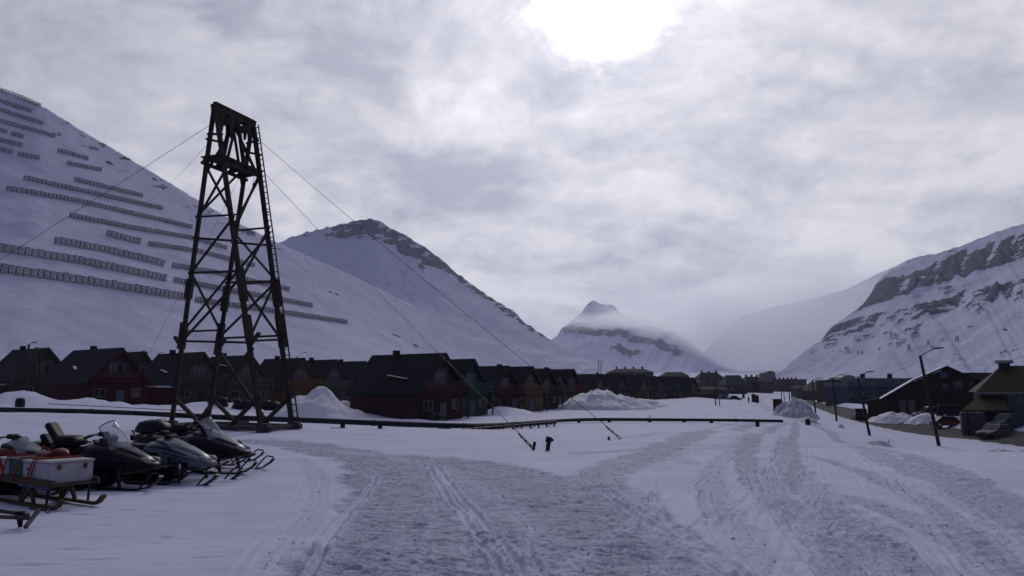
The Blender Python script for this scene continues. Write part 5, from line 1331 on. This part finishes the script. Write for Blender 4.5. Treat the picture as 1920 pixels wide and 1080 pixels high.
car('red car parked behind the leaning lamp post', 1782, 104, R(-14), 'redcar', 'car', 4.5)
car('dark car parked behind the red one near the brown house', 1790, 111, R(-20), 'blackpaint', 'suv', 4.3)
car('grey car with bright headlight parked at the porch at right', 1868, 87, R(205), 'greycar', 'car', 4.3)
car('dark green car half hidden by the porch post at right', 1890, 89, R(200), 'greencar', 'suv', 4.4)
car('pale car with green side parked before the brown house', 1745, 115, R(170), 'greycar', 'suv', 4.5)
car('leftmost dark car of the far parked row past the orange house', 1320, 246, R(8), 'blackpaint', 'suv', grp='cars parked far up the valley')
car('dark car second in the far parked row past the orange house', 1338, 246, R(4), 'black', 'van', 5.2, grp='cars parked far up the valley')
car('grey car at the right of the far parked row', 1358, 244, R(-6), 'greycar', 'car', grp='cars parked far up the valley')
car('dark car at the right end of the far parked row', 1377, 246, R(4), 'blackpaint', 'car', grp='cars parked far up the valley')
# ------------------------------------------------------------------ kiosk, bins, posts, people
def kiosk(px, Y, w_, h_, col, label, name='kiosk', grp=None, door=True):
    q = GX(px, Y); t_ = thing(name, label, name.replace('_', ' '), q, R(-12), grp)
    MB().box((0, 0, h_/2-.2), (w_, w_, h_+.4)).build('wall', paint(col), t_)
    MB().prism([(-w_*.62, h_-.0), (w_*.62, h_), (w_*.5, h_+.22), (-w_*.5, h_+.22)], -w_*.6, w_*.6).build('roof', M['roof'], t_)
    if door:
        d = MB().box((0, -w_/2-.02, h_*.42), (w_*.5, .06, h_*.78)).build('door', paint((.06, .03, .018)), t_); MB().box((w_*.18, -w_/2-.07, h_*.42), (.05, .05, .14)).build('handle', M['chrome'], d)
    for s_ in (-1, 1): MB().box((s_*w_/2, -w_/2, h_/2), (.12, .12, h_)).build('corner_board', paint((.03, .015, .012)), t_)
    return t_
kiosk(1458, 127, 1.15, 2.1, (.07, .022, .016), 'red brown kiosk shed standing left of the lumpy dirty heap')
kiosk(1413, 225, .95, 2.0, (.06, .016, .016), 'left of two small dark red sheds up the valley', 'shed', 'dark red sheds up the valley', False)
kiosk(1419, 218, .95, 1.8, (.05, .014, .014), 'right of two small dark red sheds up the valley', 'shed', 'dark red sheds up the valley', False)
kiosk(1394, 290, .8, 2.6, (.022, .014, .014), 'narrow dark shed before the tall blue grey roofed block', 'shed', 'dark red sheds up the valley', False)
def barrel(px, Y, r, h_, label, name='bin'):
    q = GX(px, Y); t_ = thing(name, label, name, q, 0, 'black bins in the snow')
    MB().tube([(0, 0, -.1), (0, 0, h_*.55), (0, 0, h_*.9)], [r*.95, r, r*.86], 16).build('drum', M['black'], t_, bevel=.02)
    MB().tube([(0, 0, h_*.9), (0, 0, h_*.97), (0, 0, h_)], [r*.9, r*.7, r*.3], 16).build('lid', M['black'], t_)
    for i in range(3): MB().tube([(r*1.01*math.cos(k*.3927), r*1.01*math.sin(k*.3927), h_*(.2+.28*i)) for k in range(16)], .02, 5, closed=True).build('hoop', M['iron'], t_)
barrel(1515, 95, .30, .72, 'black bin in the snow near the bend of the road')
barrel(37, 74, .42, .95, 'black rounded bin beside the lamp post at far left')
def person(px, Y, coat, label, stride=.2, rz=0.0):
    q = GX(px, Y); t_ = thing('person', label, 'person', q, rz, 'people walking on the road')
    V_ = [(0, 0, .92), (0, 0, 1.15), (0, 0, 1.40), (0, 0, 1.50), (0, .01, 1.58), (0, .02, 1.70),
          (-.10, 0, .86), (-.11, stride*.6, .48), (-.11, stride*.4, .07), (-.11, stride*.4+.14, .04), (.10, 0, .86), (.11, -stride*.3, .48), (.11, -stride, .09), (.11, -stride+.14, .05),
          (-.20, 0, 1.38), (-.26, -.04, 1.10), (-.27, .06, .88), (-.27, .09, .80), (.20, 0, 1.38), (.26, .04, 1.10), (.27, .12, .89), (.27, .16, .82)]
    E_ = [(0,1),(1,2),(2,3),(3,4),(4,5),(0,6),(6,7),(7,8),(8,9),(0,10),(10,11),(11,12),(12,13),(2,14),(14,15),(15,16),(16,17),(2,18),(18,19),(19,20),(20,21)]
    rad_ = [.17,.17,.19,.075,.09,.10,.12,.085,.06,.05,.12,.085,.06,.05,.085,.065,.05,.04,.085,.065,.05,.04]
    me = bpy.data.meshes.new('person'); me.from_pydata([(a, b, c) for a, b, c in V_], E_, [])
    o = put(me, 'body', t_); me.materials.append(M[coat])
    sk = o.modifiers.new('skin', 'SKIN'); lay = me.skin_vertices[0] if me.skin_vertices else None
    if lay is None:
        bm = bmesh.new(); bm.from_mesh(me); bm.verts.layers.skin.verify(); bm.to_mesh(me); bm.free(); lay = me.skin_vertices[0]
    for i, r_ in enumerate(rad_): lay.data[i].radius = (r_, r_*.85)
    lay.data[0].use_root = True
    ss_ = o.modifiers.new('sub', 'SUBSURF'); ss_.levels = 1; ss_.render_levels = 1
    MB().loft([(-.10, 1.56, 1.72, .06), (0, 1.55, 1.80, .11), (.10, 1.58, 1.74, .06)], 10, 2.2).build('hat', M['cloth'], t_, smooth=True)
person(1511, 268, 'cloth', 'person in dark clothes walking on the road, left of the pair', .25, R(170))
person(1517, 264, 'black', 'person in dark clothes walking on the road, right of the pair', .2, R(185))
person(1404, 200, 'cloth', 'lone dark figure on the snow below the two red sheds', .15, R(30))
# ------------------------------------------------------------------ haze
hb = MB().box((0, 0, 380), (14400, 14400, 900))
haze = hb.build('haze', None); haze['kind'] = 'stuff'; haze['label'] = 'thin cold haze filling the valley'
hm = bpy.data.materials.new('haze'); hm.use_nodes = True; k = NT(hm.node_tree)
pv = k.n('ShaderNodeVolumePrincipled'); pv.inputs['Color'].default_value = (0.74, 0.81, 1.0, 1); pv.inputs['Density'].default_value = 0.8e-4
pv.inputs['Anisotropy'].default_value = 0.3
ho = k.n('ShaderNodeOutputMaterial'); k.l(pv.outputs[0], ho.inputs['Volume']); haze.data.materials.append(hm)
def mist(name, c, r, dens, scale, seed, label):
    bm = bmesh.new(); bmesh.ops.create_icosphere(bm, subdivisions=3, radius=1.0); me = bpy.data.meshes.new(name); bm.to_mesh(me); bm.free()
    o = put(me, name, None, c); o.scale = r; o['kind'] = 'stuff'; o['label'] = label
    m = bpy.data.materials.new(name); m.use_nodes = True; k = NT(m.node_tree)
    tcn = k.n('ShaderNodeTexCoord'); v = tcn.outputs['Object']
    ln = k.vm('LENGTH', v).outputs['Value']
    mp = k.n('ShaderNodeMapping'); mp.inputs['Scale'].default_value = (scale, scale, scale*.5); mp.inputs['Location'].default_value = (seed, seed*.7, 0); k.l(v, mp.inputs[0])
    nz = k.noise(mp.outputs[0], 1.0, 4, 0.55)
    sh = k.m('SUBTRACT', 1.0, ln)
    dn = k.m('MULTIPLY', k.mr(k.m('ADD', k.m('MULTIPLY', nz, 1.1), k.m('MULTIPLY', sh, .55)), .62, 1.0), k.mr(sh, 0.0, 0.35))
    pv = k.n('ShaderNodeVolumePrincipled'); pv.inputs['Color'].default_value = (.97, .97, 1, 1); k.l(k.m('MULTIPLY', dn, dens), pv.inputs['Density']); pv.inputs['Anisotropy'].default_value = .74
    ho = k.n('ShaderNodeOutputMaterial'); k.l(pv.outputs[0], ho.inputs['Volume']); me.materials.append(m)
mist('mist', P(1140, 600, 3700), (430, 260, 62), .0055, 2.2, 3.1, 'band of mist clinging below the pyramid peak')
mist('mist', P(1470, 590, 4000), (1250, 420, 400), .0055, 1.8, 8.4, 'bank of mist over the valley head')
